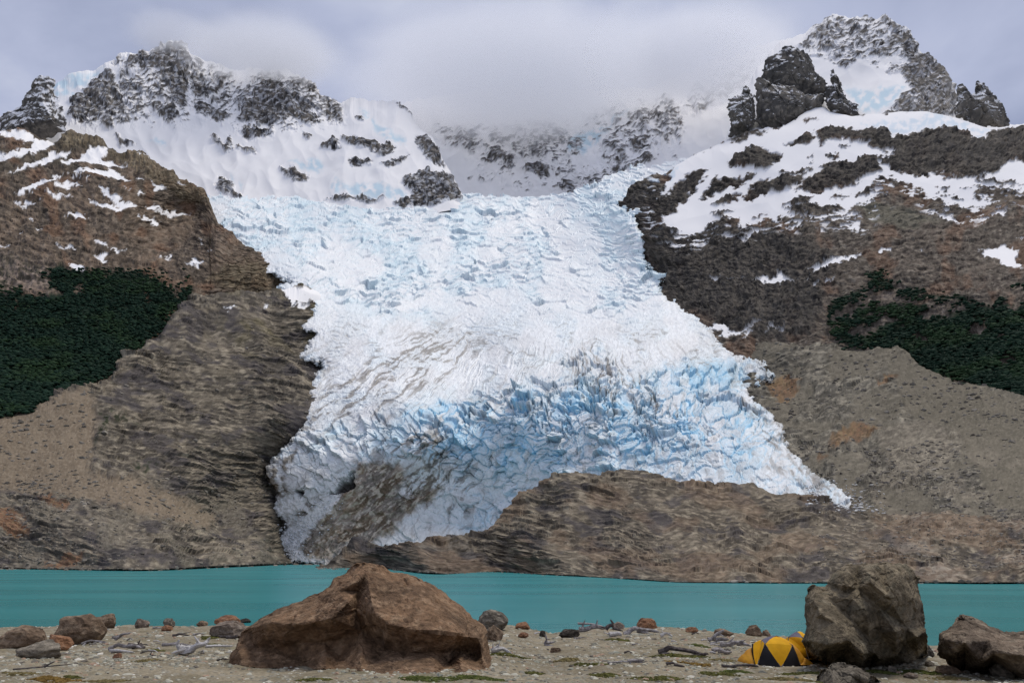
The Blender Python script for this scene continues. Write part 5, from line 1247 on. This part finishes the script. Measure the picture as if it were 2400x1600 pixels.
TONES = {'brown': ((0.13, 0.09, 0.064), (0.21, 0.15, 0.108), (0.28, 0.215, 0.16)), 'grey': ((0.12, 0.105, 0.088), (0.20, 0.175, 0.145), (0.29, 0.255, 0.215)), 'orange': ((0.16, 0.08, 0.05), (0.25, 0.13, 0.075), (0.29, 0.18, 0.12)), 'dark': ((0.03, 0.026, 0.022), (0.05, 0.043, 0.036), (0.08, 0.07, 0.06)), 'pink': ((0.15, 0.115, 0.095), (0.21, 0.17, 0.145), (0.27, 0.23, 0.2))}
def small_boulder(u, vb, w, h, tone, label, seed, flat=0.8, yaw=None, sub=3):
    """A stone whose foot stands at frame position (u, vb), about w x h frame pixels large."""
    p, Yg, mpp = base_of(u, vb)
    V, T = lump_rock(seed, 10, sub, 0.07, 1.0)
    C = rock_color3(V * 1.0 + seed, 0.35, *TONES[tone])
    C = lerp(C, C * 0.55, sstep(0.1, 0.5, fbm(V * 2 + seed, 3)) * 0.5)
    ext = np.ptp(V, axis=0)
    V = V * np.array([w * mpp / ext[0], w * mpp * 0.8 / ext[1], h * mpp * 1.25 / ext[2]])
    V[:, 2] -= V[:, 2].min() + h * mpp * 0.22
    o = link('boulder' if w > 45 else 'stone', mesh_from('boulder', V, T, C), M_BOULDER)
    o.location = Vector(p) + Vector((0, w * mpp * 0.3, 0))
    o.rotation_euler = (0, 0, (seed * 1.7) % 0.9 - 0.45)
    return tag(o, label, 'boulder' if w > 45 else 'stone')
for k, a in enumerate([
    (30, 1518, 115, 48, 'brown', 'rounded brown boulder cut by the left picture edge'),
    (160, 1510, 118, 66, 'brown', 'large wedge-shaped brown boulder with a dark left face near the left shore'),
    (240, 1472, 54, 32, 'brown', 'rounded dark brown boulder by the water behind the wedge-shaped boulder'),
    (325, 1471, 36, 20, 'pink', 'small pale-topped stone at the waterline right of the rounded dark boulder'),
    (393, 1468, 28, 18, 'grey', 'small round grey stone alone at the waterline'),
    (470, 1467, 28, 12, 'brown', 'flat brown stone at the waterline left of the orange-topped boulder'),
    (530, 1468, 62, 24, 'orange', 'orange-topped boulder at the waterline left of the huge boulder'),
    (525, 1494, 96, 36, 'pink', 'low smooth grey-pink boulder left of the huge peaked boulder'),
    (572, 1461, 28, 12, 'dark', 'small dark stone where the huge boulder meets the water line'),
    (80, 1543, 100, 38, 'grey', 'grey-brown boulder with a dark hollow in the left foreground'),
    (122, 1524, 66, 34, 'orange', 'rust-orange boulder leaning behind the grey-brown foreground boulder'),
    (72, 1488, 40, 16, 'dark', 'small dark stone between the two left brown boulders'),
    (196, 1462, 18, 14, 'orange', 'tiny reddish stone on top of the shore behind the wedge-shaped boulder'),
    (272, 1545, 22, 14, 'orange', 'small orange stone on the gravel in front of the driftwood log'),
    (385, 1478, 30, 12, 'orange', 'flat reddish stone below the round grey waterline stone'),
    (1150, 1474, 78, 42, 'grey', 'rounded grey boulder at the water just right of the huge boulder'),
    (1158, 1502, 44, 34, 'brown', 'brown stone tucked against the right end of the huge boulder'),
    (1226, 1474, 38, 16, 'orange', 'low orange-brown stone at the waterline right of the rounded grey boulder'),
    (1226, 1494, 28, 12, 'orange', 'small orange stone below the low waterline stone'),
    (1335, 1493, 52, 18, 'dark', 'long black stone lying near the waterline beside the driftwood pile'),
    (1272, 1492, 16, 14, 'dark', 'small black stone left of the long black stone'),
    (1518, 1474, 50, 24, 'orange', 'rounded tan boulder at the waterline behind the driftwood pile'),
    (1300, 1530, 26, 12, 'brown', 'small reddish stone on the gravel right of the huge boulder'),
    (1450, 1472, 34, 14, 'pink', 'flat pinkish stone half hidden in the driftwood pile'),
    (1772, 1490, 40, 24, 'brown', 'round brown boulder at the waterline behind the tents'),
    (1797, 1490, 20, 14, 'brown', 'small brown stone right beside the round brown boulder behind the tents'),
    (1625, 1482, 34, 12, 'orange', 'low tan stone on the crest of the beach left of the tents'),
    (2096, 1577, 30, 16, 'grey', 'small angular grey stone on moss before the tall dark boulder'),
    (2182, 1562, 24, 14, 'grey', 'small grey stone in the gap between the two right boulders'),
    (2366, 1590, 58, 32, 'grey', 'angular grey stone at the foot of the right-edge boulder'),
    (2232, 1580, 54, 18, 'brown', 'low brown stone in front of the gap between the right boulders'),
    (2170, 1540, 60, 30, 'dark', 'dark stone wedged between the tall boulder and the right-edge boulder'),
    (1700, 1490, 46, 16, 'brown', 'weathered brown slab on the beach crest left of the tents'),
    (2140, 1590, 34, 12, 'pink', 'flat pinkish stone in the right foreground'),
]):
    small_boulder(*a, seed=100 + k)

# ------------------------------------------------------------------ driftwood
M_WOOD = material('bleached_driftwood', rough=0.9, spec=0.1, grain=0.4, gscale=14.0, base=(0.15, 0.135, 0.13), base2=(0.34, 0.32, 0.32), tint_scale=4.0, bump=0.5, bscale=20)
M_WOODD = material('dark_driftwood', rough=0.9, spec=0.1, grain=0.4, gscale=14.0, base=(0.05, 0.042, 0.042), base2=(0.12, 0.105, 0.10), tint_scale=4.0)
M_WOODP = material('pale_driftwood', rough=0.85, spec=0.1, grain=0.3, gscale=14.0, base=(0.36, 0.345, 0.33), base2=(0.52, 0.50, 0.49), tint_scale=4.0)
def limb(pts, r0, r1, seed, ns=8, sub=5):
    pts = np.asarray(pts, float)
    t = np.linspace(0, len(pts) - 1, (len(pts) - 1) * sub + 1)
    c = np.stack([np.interp(t, np.arange(len(pts)), pts[:, k]) for k in range(3)], -1)
    c = c + (r0 * 0.9) * np.stack([noise(np.stack([t * 0.9 + seed * 3.1, t * 0 + k * 9.0, t * 0], -1)) for k in range(3)], -1)
    d = np.gradient(c, axis=0); d /= np.linalg.norm(d, axis=1, keepdims=True) + 1e-9
    up = np.array([0.1, 0.2, 1.0]); s = np.cross(d, up); s /= np.linalg.norm(s, axis=1, keepdims=True) + 1e-9; w = np.cross(s, d)
    rr = np.interp(t, [0, t[-1] * 0.9, t[-1]], [r0, r1, r1 * 0.35])
    a = np.linspace(0, 2 * np.pi, ns, endpoint=False)
    q = rr[:, None] * (1 + 0.45 * noise(np.stack(np.broadcast_arrays(t[:, None] * 0.8 + seed, np.cos(a)[None] * 1.2, np.sin(a)[None] * 1.2), -1)))
    V = c[:, None] + q[..., None] * (np.cos(a)[None, :, None] * s[:, None] + np.sin(a)[None, :, None] * w[:, None])
    n = len(t)
    V = np.concatenate([V.reshape(-1, 3), c[:1], c[-1:]])
    T = []
    for i in range(n - 1):
        for j in range(ns):
            A, B = i * ns + j, i * ns + (j + 1) % ns
            T += [(A, B, B + ns), (A, B + ns, A + ns)]
    for j in range(ns):
        T += [(n * ns, (j + 1) % ns, j), (n * ns + 1, (n - 1) * ns + j, (n - 1) * ns + (j + 1) % ns)]
    return V, np.array(T)
def driftwood(u, vb, limbs, label, mat, seed, name='driftwood', group=None):
    """limbs: each [(du, height, dy) ... ] in frame pixels at the foot point, with two radii in pixels."""
    p, Yg, mpp = base_of(u, vb)
    VV, TT, off = [], [], 0
    for k, (pts, r0, r1) in enumerate(limbs):
        w = np.array([(a * mpp, c * mpp, b * mpp) for a, b, c in pts])
        zz = beach_z(w[:, 0] + p[0], w[:, 1] + p[1]) - p[2]
        w[:, 2] += zz
        V, T = limb(w, r0 * mpp, r1 * mpp, seed + k * 1.3)
        VV.append(V); TT.append(T + off); off += len(V)
    o = link(name, mesh_from(name, np.concatenate(VV), np.concatenate(TT)), mat)
    o.location = p
    return tag(o, label, 'driftwood', group)
driftwood(462, 1534, [([(-44, 12, 0), (-15, 12, 0), (12, 22, 0), (26, 36, 2)], 11, 4), ([(-40, 10, 0), (-50, 22, 3), (-46, 34, 0)], 7, 2), ([(-5, 16, 0), (-2, 38, 6)], 5, 1.5), ([(5, 22, 0), (-12, 44, -3)], 4, 1.2), ([(-30, 14, 0), (-55, 4, -14)], 6, 2)], 'bleached grey root stump with jagged ends left of the huge boulder', M_WOODP, 1, 'driftwood_stump')
driftwood(255, 1524, [([(0, 5, 0), (20, 14, 0), (48, 11, 0), (78, 6, 0)], 5, 3)], 'arched grey driftwood log on the left beach', M_WOOD, 2)
driftwood(258, 1527, [([(0, 3, 0), (30, 5, -5), (58, 3, -4)], 3.5, 2)], 'pale crooked stick lying under the arched driftwood log', M_WOODP, 3)
driftwood(300, 1520, [([(0, 4, 0), (25, 8, 4), (40, 4, 0)], 6, 3), ([(20, 8, 2), (24, 22, 4)], 2.5, 1)], 'knotty dark driftwood at the right end of the arched log', M_WOODD, 4)
driftwood(482, 1517, [([(0, 3, 0), (32, 5, 0), (64, 5, 0)], 3, 2)], 'straight pale stick running into the left end of the huge boulder', M_WOODP, 5)
driftwood(380, 1514, [([(0, 4, 0), (20, 6, 0), (50, 4, 2), (76, 4, 0)], 4, 2)], 'grey driftwood pole lying left of the root stump', M_WOOD, 6)
driftwood(404, 1492, [([(0, 2, 0), (18, 8, 0), (40, 5, 2)], 3, 1.5), ([(18, 8, 0), (40, 12, 4)], 1.5, .8)], 'thin dark branch on the sand above the root stump', M_WOODD, 7)
driftwood(140, 1508, [([(0, 3, 0), (14, 9, 0), (30, 15, 0)], 3.5, 2)], 'short pale stick propped at the foot of the wedge-shaped boulder', M_WOODP, 8)
driftwood(270, 1500, [([(0, 2, 0), (14, 12, 0), (32, 14, 4)], 4, 2), ([(10, 8, 0), (-8, 4, -6)], 3, 1)], 'forked grey driftwood above the arched log', M_WOOD, 9)
driftwood(190, 1512, [([(0, 3, 0), (20, 8, 2), (60, 5, 0)], 2.5, 1.5), ([(10, 4, 0), (4, -2, -10)], 2.5, 1)], 'tangle of thin grey twigs right of the wedge-shaped boulder', M_WOOD, 10)
driftwood(530, 1498, [([(0, 3, 0), (14, 6, 0), (26, 10, 0)], 4, 3)], 'short dark driftwood end beside the low grey-pink boulder', M_WOODD, 11)
driftwood(1356, 1482, [([(0, 8, 0), (30, 10, 0), (62, 6, 0)], 6, 4), ([(-2, 22, 4), (30, 18, 2), (60, 10, 0)], 2.5, 1.6), ([(10, 12, 0), (16, 28, 0)], 3, 1), ([(40, 10, 0), (46, 26, 0)], 3.5, 1.2)], 'grey driftwood log with upright snags at the left of the waterline pile', M_WOOD, 12)
driftwood(1420, 1482, [([(0, 8, 0), (16, 20, 0), (12, 30, 0)], 5, 2), ([(16, 12, 0), (40, 6, 0)], 4, 2), ([(4, 10, 0), (-14, 16, 0)], 3, 1)], 'dark upright root in the middle of the waterline driftwood pile', M_WOODD, 13)
driftwood(1462, 1486, [([(0, 2, 0), (26, 12, 0), (60, 8, 0), (84, 2, 0)], 6, 3), ([(30, 8, 0), (60, 0, -6)], 4, 2)], 'long bent grey log at the right of the waterline driftwood pile', M_WOOD, 14)
driftwood(1428, 1492, [([(0, 5, 0), (22, 9, 0), (30, 2, 0)], 6, 3), ([(4, 4, 0), (-12, 9, 0)], 3, 1)], 'pale split root in front of the waterline driftwood pile', M_WOODP, 15)
driftwood(1548, 1493, [([(0, 4, 0), (16, 10, 0), (30, 3, 0)], 4, 2), ([(8, 6, 0), (4, 16, 0)], 2, .8), ([(14, 8, 0), (26, 12, 0)], 2, .8)], 'small white bristly root at the right end of the driftwood pile', M_WOODP, 16)
driftwood(1152, 1530, [([(0, 5, 0), (25, 8, 0), (50, 5, 0)], 6, 3), ([(4, 6, 0), (2, 22, 0)], 2.5, 1), ([(14, 8, 0), (20, 24, 2)], 2.5, 1), ([(0, 4, 0), (14, 14, 0), (28, 12, 0)], 3, 1.5)], 'pale spiky driftwood root at the right end of the huge boulder', M_WOODP, 17)
driftwood(1278, 1512, [([(0, 3, 0), (4, 16, 0), (-2, 24, 0)], 4, 1.5), ([(2, 6, 0), (22, 10, 0)], 4, 2), ([(-2, 2, 0), (24, -2, -4)], 3, 1.5)], 'small upright grey stump on the gravel below the long black stone', M_WOOD, 18)
driftwood(1424, 1556, [([(0, 3, 0), (36, 5, 0), (88, 4, 0)], 2.5, 1.5), ([(52, 4, 0), (56, -6, -8)], 2.5, 1.5), ([(48, 6, 0), (86, 8, 4)], 4, 3)], 'thin grey branch lying across the gravel in the centre foreground', M_WOOD, 19)
driftwood(1544, 1531, [([(0, 3, 0), (24, 12, 0), (60, 12, 0), (100, 7, 0), (116, 3, 0)], 6, 4), ([(4, 0, 0), (24, 2, -8)], 4, 2)], 'long dark driftwood log left of the yellow tents', M_WOODD, 20)
driftwood(1672, 1530, [([(0, 4, 0), (18, 9, 0), (44, 6, 0)], 6, 4)], 'short grey log between the long dark log and the tents', M_WOOD, 21)
driftwood(1690, 1516, [([(0, 4, 0), (30, 14, 0), (70, 8, 0)], 6, 3), ([(10, 4, 0), (34, 26, 4)], 3, 1.5), ([(20, 8, 0), (58, 20, 0)], 3.5, 2)], 'heap of grey branches behind the left end of the tents', M_WOOD, 22)
driftwood(1660, 1506, [([(0, 4, 0), (24, 20, 0), (40, 30, 2)], 4, 3), ([(16, 6, 0), (50, 12, 0)], 5, 3)], 'broken plank-like log leaning on the beach crest left of the tents', M_WOOD, 23)
driftwood(1692, 1566, [([(0, 4, 0), (24, 2, 0), (50, 6, 0), (66, 5, 0), (86, 2, 0)], 3, 3)], 'wavy dark stick lying on the sand in front of the tents', M_WOODD, 24)
driftwood(1560, 1562, [([(0, 3, 0), (16, 8, 0), (26, 2, 0)], 4, 2), ([(20, 2, 0), (46, 3, 0)], 3.5, 2)], 'small dark wood scraps beside the orange moss', M_WOODD, 25)
driftwood(350, 1540, [([(0, 2, 0), (4, 12, 0)], 2, 1), ([(0, 3, 0), (16, 4, 0)], 2, 1)], 'tiny dark twig standing in the gravel left of the stump', M_WOODD, 26)
driftwood(30, 1570, [([(0, 2, 0), (60, 4, 4), (130, 8, 12)], 1.8, 1.2), ([(70, 4, 4), (90, 12, 12)], 3, 1.2)], 'thin dark branch across the gravel in the left foreground', M_WOODD, 27)
for k in range(46):
    uu_, vv_ = [(RNG.uniform(180, 480), RNG.uniform(1490, 1535)), (RNG.uniform(1200, 1760), RNG.uniform(1484, 1545)), (RNG.uniform(1640, 1740), RNG.uniform(1492, 1530)), (RNG.uniform(0, 520), RNG.uniform(1470, 1580))][k % 4]
    a = RNG.uniform(-1, 1); L_ = RNG.uniform(10, 34)
    driftwood(uu_, vv_, [([(0, 2, 0), (L_ * 0.5, 2 + 4 * RNG.random(), a * 10), (L_, 2, a * 22)], RNG.uniform(1.2, 2.4), 0.9)], 'small weathered twig lying on the beach', [M_WOOD, M_WOODD, M_WOODP][k % 3], 60 + k, 'twig', 'small twigs washed up on the beach')

# ------------------------------------------------------------------ moss cushions
M_MOSS = material('moss_cushion', rough=1.0, spec=0.05, grain=0.4, gscale=5.0)
def moss(u, v, w, h, tone, label):
    p, Yg, mpp = base_of(u, v)
    w, h = w * 1.2, h * 1.35
    n = int(40 + w * 2.6)
    a = RNG.uniform(0, 6.283, n); r = np.sqrt(RNG.random(n)) * (1 + 0.25 * np.sin(3 * a + u))
    x = r * np.cos(a) * w * 0.5 * mpp; y = r * np.sin(a) * h * 0.5 * mpp * 4.0
    z = beach_z(x + p[0], y + p[1]) - p[2]
    c = {'olive': ((0.055, 0.058, 0.018), (0.10, 0.095, 0.03)), 'ochre': ((0.12, 0.075, 0.02), (0.17, 0.11, 0.035)), 'tan': ((0.11, 0.09, 0.04), (0.16, 0.13, 0.06)), 'green': ((0.045, 0.055, 0.016), (0.085, 0.095, 0.028))}[tone]
    C = lerp(np.broadcast_to(col(*c[0]), (n, 3)), col(*c[1]), RNG.random(n))
    me = scatter_lumps('moss_patch', np.stack([x, y, z], -1), mpp * RNG.uniform(2.6, 6.5, n) * (1.15 - 0.6 * r), C, (1.2, 1.2, 0.7), 0.35)
    o = link('moss_patch', me, M_MOSS); o.location = p
    return tag(o, label, 'moss')
for a in [
    (1000, 1592, 130, 12, 'green', 'dark green moss mat at the foot of the huge boulder'), (1115, 1588, 120, 12, 'green', 'green moss strip at the right foot of the huge boulder'), (740, 1592, 70, 8, 'olive', 'small olive moss patch below the huge boulder'),
    (1190, 1534, 80, 9, 'olive', 'olive moss beside the pale spiky driftwood root'), (1385, 1558, 80, 11, 'olive', 'olive moss cushion in the centre of the gravel'), (1420, 1582, 60, 11, 'olive', 'round olive moss cushion below the thin grey branch'),
    (1545, 1590, 100, 16, 'olive', 'broad olive moss patch in the centre-right foreground'), (1620, 1556, 90, 8, 'ochre', 'orange-brown moss streak left of the tents'), (1600, 1538, 110, 10, 'olive', 'olive moss under the long dark driftwood log'), (1680, 1580, 80, 9, 'olive', 'thin olive moss below the orange-brown streak'),
    (1725, 1576, 60, 8, 'green', 'dark moss patch on the sand in front of the tents'), (1840, 1592, 120, 12, 'tan', 'grey-brown cushion plant in the foreground below the tents'), (1890, 1578, 90, 12, 'olive', 'olive moss between the tents and the low slab'), (1990, 1604, 150, 8, 'olive', 'bright olive moss below the low grey slab'),
    (2065, 1575, 90, 14, 'green', 'green moss under the tall dark boulder'), (2140, 1576, 110, 16, 'green', 'dark green moss in the hollow between the right boulders'), (2230, 1592, 80, 10, 'tan', 'brown moss strip before the right-edge boulder'),
    (50, 1580, 70, 8, 'tan', 'tan moss strip in the left foreground corner'), (125, 1592, 100, 10, 'ochre', 'ochre moss mat at the bottom left'), (240, 1596, 90, 6, 'tan', 'thin tan moss line at the bottom left beside the ochre mat'), (345, 1548, 54, 8, 'tan', 'tan moss cushion on the gravel below the stump'), (358, 1524, 34, 9, 'olive', 'small olive tuft between the driftwood log and the stump'),
    (490, 1496, 30, 8, 'olive', 'small olive tuft at the left foot of the low grey-pink boulder'), (495, 1512, 40, 6, 'olive', 'olive tuft above the straight pale stick'), (1250, 1578, 40, 8, 'olive', 'small olive moss spot on the gravel right of the huge boulder'), (170, 1586, 36, 5, 'olive', 'tiny olive moss spot in the left foreground'),
    (1640, 1514, 50, 14, 'green', 'dark green shrub behind the long dark driftwood log'), (1330, 1546, 50, 7, 'tan', 'tan moss patch beside the small reddish stone'), (1450, 1500, 50, 7, 'olive', 'olive moss below the waterline driftwood pile'), (1690, 1548, 60, 8, 'tan', 'tan moss on the sand left of the tents')]:
    moss(*a)

# ------------------------------------------------------------------ tents
M_YEL = material('yellow_tent_fabric', rough=0.8, spec=0.15, grain=0.10, gscale=3.0, base=(0.62, 0.31, 0.008), base2=(0.68, 0.36, 0.012), tint_scale=2.0)
M_ORA = material('orange_tent_fabric', rough=0.6, spec=0.3, grain=0.15, gscale=5.0, base=(0.50, 0.22, 0.012), base2=(0.60, 0.29, 0.015), tint_scale=3.0)  # vestibule fabric, a deeper orange than the yellow panels
M_BLK = material('black_tent_fabric', rough=0.7, spec=0.2, grain=0.2, gscale=5.0, base=(0.012, 0.012, 0.014), base2=(0.022, 0.021, 0.024))
M_VIO = material('violet_grey_tent_fabric', rough=0.6, spec=0.3, grain=0.1, gscale=5.0, base=(0.075, 0.065, 0.10), base2=(0.10, 0.088, 0.13))
M_CORD = material('tent_pole_sleeve', rough=0.6, spec=0.3, grain=0.1, gscale=5.0, base=(0.10, 0.09, 0.085), base2=(0.14, 0.13, 0.12))
def tent(name, label, pts, panels, Y0, root_uv, cdepth, bulge, poles=()):
    """pts: key points (u, v, forward); panels: (part name, material, triangles of key points)."""
    W = {k: at(a, b, Y0 - f) for k, (a, b, f) in pts.items()}
    cen = at(root_uv[0], root_uv[1], Y0 + cdepth)
    o0 = at(root_uv[0], root_uv[1], Y0)
    root = empty(name, o0)
    tag(root, label, 'tent')
    n = 7
    for pname, mat, tris in panels:
        VV, TT, off = [], [], 0
        for (a, b, c) in tris:
            A, B, Cc = W[a], W[b], W[c]
            idx = {}
            pv_ = []
            for i in range(n + 1):
                for j in range(n + 1 - i):
                    s, t = i / n, j / n; r = 1 - s - t
                    p = A * r + B * s + Cc * t
                    out = p - cen; out /= np.linalg.norm(out)
                    e = bulge * (r * s + s * t + t * r) * 1.6
                    idx[(i, j)] = len(pv_); pv_.append(p + out * e - o0)
            tt = []
            for i in range(n):
                for j in range(n - i):
                    tt.append((idx[(i, j)], idx[(i + 1, j)], idx[(i, j + 1)]))
                    if j < n - i - 1:
                        tt.append((idx[(i + 1, j)], idx[(i + 1, j + 1)], idx[(i, j + 1)]))
            VV.append(np.array(pv_)); TT.append(np.array(tt) + off); off += len(pv_)
        link(pname, mesh_from(pname, np.concatenate(VV), np.concatenate(TT), smooth=True), mat, root)
    for ps in poles:
        w = np.array([W[k] - o0 + (W[k] - cen) / np.linalg.norm(W[k] - cen) * 0.02 for k in ps])
        V, T = limb(w, 0.022, 0.022, 0.0, 6, 6)
        link('pole_sleeve', mesh_from('pole_sleeve', V, T), M_CORD, root)
    return root
YT = ground_at(1830, 1562) + 0.95
tp1 = dict(T=(1820, 1490, 0.0), T2=(1806, 1494, -0.35), FL=(1793, 1508, 0.55), FR=(1857, 1512, 0.5), B0=(1831, 1563, 0.95), BL=(1777, 1555, 0.6), BR=(1875, 1557, 0.6), L1=(1786, 1500, 0.05), L2=(1766, 1508, 0.05), LB=(1771, 1556, 0.45), S1=(1763, 1510, 0.0),
    V1=(1761, 1517, 0.0), VT=(1744, 1530, 0.05), VL=(1728, 1548, 0.05), VB=(1770, 1556, 0.4), R1=(1850, 1504, -0.5), VR=(1908, 1557, 0.1), RB=(1885, 1540, -0.2), K1=(1795, 1500, -0.75), K2=(1775, 1515, -0.75), K0=(1800, 1545, -1.0), K3=(1860, 1545, -0.9))
tent('tent', 'yellow and black dome tent in front, its wide face towards the camera', tp1, [
    ('front_panel', M_YEL, [('FL', 'FR', 'T'), ('FL', 'B0', 'FR')]), ('mesh_window', M_BLK, [('FL', 'BL', 'B0')]), ('mesh_window', M_BLK, [('FR', 'B0', 'BR')]),
    ('side_panel', M_YEL, [('L2', 'LB', 'L1'), ('L1', 'LB', 'BL'), ('L1', 'BL', 'FL')]), ('seam_band', M_BLK, [('S1', 'VB', 'L2'), ('VB', 'LB', 'L2')]),
    ('vestibule', M_ORA, [('V1', 'VT', 'VB'), ('VT', 'VL', 'VB')]), ('vestibule', M_ORA, [('FR', 'BR', 'RB'), ('BR', 'VR', 'RB'), ('FR', 'RB', 'R1')]),
    ('roof_panel', M_VIO, [('L1', 'FL', 'T'), ('L1', 'T', 'T2'), ('L1', 'T2', 'K1')]), ('rear_panel', M_YEL, [('T', 'FR', 'R1'), ('T', 'R1', 'T2'), ('T2', 'R1', 'K1'), ('L2', 'L1', 'K1'), ('L2', 'K1', 'K2'), ('V1', 'K2', 'K0'), ('V1', 'K0', 'VL'), ('K1', 'R1', 'K3'), ('K1', 'K3', 'K0'), ('K1', 'K0', 'K2'), ('R1', 'RB', 'K3')])],
    YT, (1825, 1545), 0.1, 0.15, [('BL', 'FL', 'T', 'R1'), ('BR', 'FR', 'T', 'K1'), ('BL', 'L1', 'T2'), ('B0', 'FL'), ('B0', 'FR')])
YT2 = ground_at(1868, 1553) + 1.1
tp2 = dict(T=(1868, 1480, 0.0), T2=(1884, 1484, -0.3), AL=(1848, 1493, 0.35), AR=(1881, 1494, 0.5), ML=(1840, 1500, 0.0), MR=(1884, 1518, 0.6), BL=(1846, 1550, 0.7), BR=(1896, 1545, 0.7), CR=(1898, 1536, 0.5), R0=(1920, 1545, 0.0), R1=(1905, 1500, -0.2), K0=(1850, 1540, -0.8), K1=(1905, 1540, -0.8), KT=(1870, 1490, -0.7), LB=(1828, 1548, 0.0))
tent('tent', 'second yellow dome tent with violet top, half hidden behind the tall boulder', tp2, [
    ('roof_panel', M_VIO, [('AL', 'AR', 'T')]), ('front_panel', M_YEL, [('AL', 'MR', 'AR'), ('AL', 'ML', 'BL'), ('AL', 'BL', 'MR'), ('MR', 'BL', 'CR')]), ('mesh_window', M_BLK, [('BL', 'BR', 'CR')]),
    ('side_panel', M_YEL, [('T', 'AR', 'T2'), ('AR', 'R1', 'T2'), ('AR', 'MR', 'R1'), ('MR', 'CR', 'R1'), ('CR', 'BR', 'R0'), ('CR', 'R0', 'R1')]),
    ('rear_panel', M_YEL, [('T', 'KT', 'AL'), ('AL', 'KT', 'ML'), ('ML', 'KT', 'K0'), ('ML', 'K0', 'LB'), ('ML', 'LB', 'BL'), ('KT', 'T2', 'R1'), ('KT', 'R1', 'K1'), ('KT', 'K1', 'K0'), ('R1', 'R0', 'K1'), ('T', 'T2', 'KT')])],
    YT2, (1872, 1530), 0.1, 0.16, [('BL', 'AL', 'T'), ('BR', 'AR', 'T')])

# ------------------------------------------------------------------ cloud banks on the summits
def cloud_material(name, dens, scale, seed, thr):
    m = bpy.data.materials.new(name)
    m.use_nodes = True
    n, l = m.node_tree.nodes, m.node_tree.links
    n.clear()
    out = n.new('ShaderNodeOutputMaterial')
    tc = n.new('ShaderNodeTexCoord')
    ln = n.new('ShaderNodeVectorMath'); ln.operation = 'LENGTH'
    l.new(tc.outputs['Object'], ln.inputs[0])
    fall = n.new('ShaderNodeMapRange'); fall.interpolation_type = 'SMOOTHSTEP'
    fall.inputs[1].default_value = 1.0; fall.inputs[2].default_value = 0.25; fall.inputs[3].default_value = 0.0; fall.inputs[4].default_value = 1.0
    l.new(ln.outputs['Value'], fall.inputs[0])
    mp = n.new('ShaderNodeMapping'); mp.inputs['Location'].default_value = (seed, seed * 1.7, 0)
    l.new(tc.outputs['Object'], mp.inputs['Vector'])
    nz = n.new('ShaderNodeTexNoise'); nz.inputs['Scale'].default_value = scale; nz.inputs['Detail'].default_value = 3; nz.inputs['Roughness'].default_value = 0.55
    l.new(mp.outputs['Vector'], nz.inputs['Vector'])
    ad = n.new('ShaderNodeMath'); ad.operation = 'MULTIPLY_ADD'; ad.inputs[1].default_value = 1.3
    l.new(nz.outputs['Fac'], ad.inputs[0]); l.new(fall.outputs[0], ad.inputs[2])
    rp = n.new('ShaderNodeMapRange'); rp.interpolation_type = 'SMOOTHSTEP'
    rp.inputs[1].default_value = thr; rp.inputs[2].default_value = thr + 0.75; rp.inputs[3].default_value = 0.0; rp.inputs[4].default_value = dens
    l.new(ad.outputs[0], rp.inputs[0])
    ed = n.new('ShaderNodeMath'); ed.operation = 'MULTIPLY'
    l.new(rp.outputs[0], ed.inputs[0]); l.new(fall.outputs[0], ed.inputs[1])
    pv = n.new('ShaderNodeVolumePrincipled')
    pv.inputs['Color'].default_value = (0.972, 0.976, 0.988, 1)
    pv.inputs['Anisotropy'].default_value = 0.0
    l.new(ed.outputs[0], pv.inputs['Density'])
    l.new(pv.outputs[0], out.inputs['Volume'])
    return m
def cloud(label, u, v, Y, ru, rv, ry, dens, scale, seed, thr=0.65):
    c = at(u, v, Y); mpp = Y * K / FPX / (CP - (800 - v) / FPX * SP)
    V, T = lump_rock(3, 0, 2, 0.0, 1.0)
    V = V / np.linalg.norm(V, axis=1, keepdims=True) * 1.02
    o = link('cloud', mesh_from('cloud', V, T), cloud_material('cloud_vapour', dens, scale, seed, thr))
    o.location = c; o.scale = (ru * mpp, ry * K, rv * mpp)
    return tag(o, label, 'cloud', kind='stuff')
cloud('grey cloud bank drifting over the ridge right of the left summit', 620, 128, 3650, 270, 75, 480, 0.0055, 1.6, 1.0)
cloud('thin cloud cap around the left summit', 410, 85, 3850, 160, 50, 350, 0.003, 1.8, 4.0)
cloud('broad mist bank filling the head of the valley above the cirque', 1220, 190, 4250, 580, 205, 900, 0.0032, 1.7, 7.0)
cloud('mist trailing along the left flank of the right peak', 1660, 130, 3900, 290, 160, 500, 0.004, 1.7, 11.0)
SC.cycles.volume_step_rate = 1.0
SC.cycles.volume_max_steps = 96
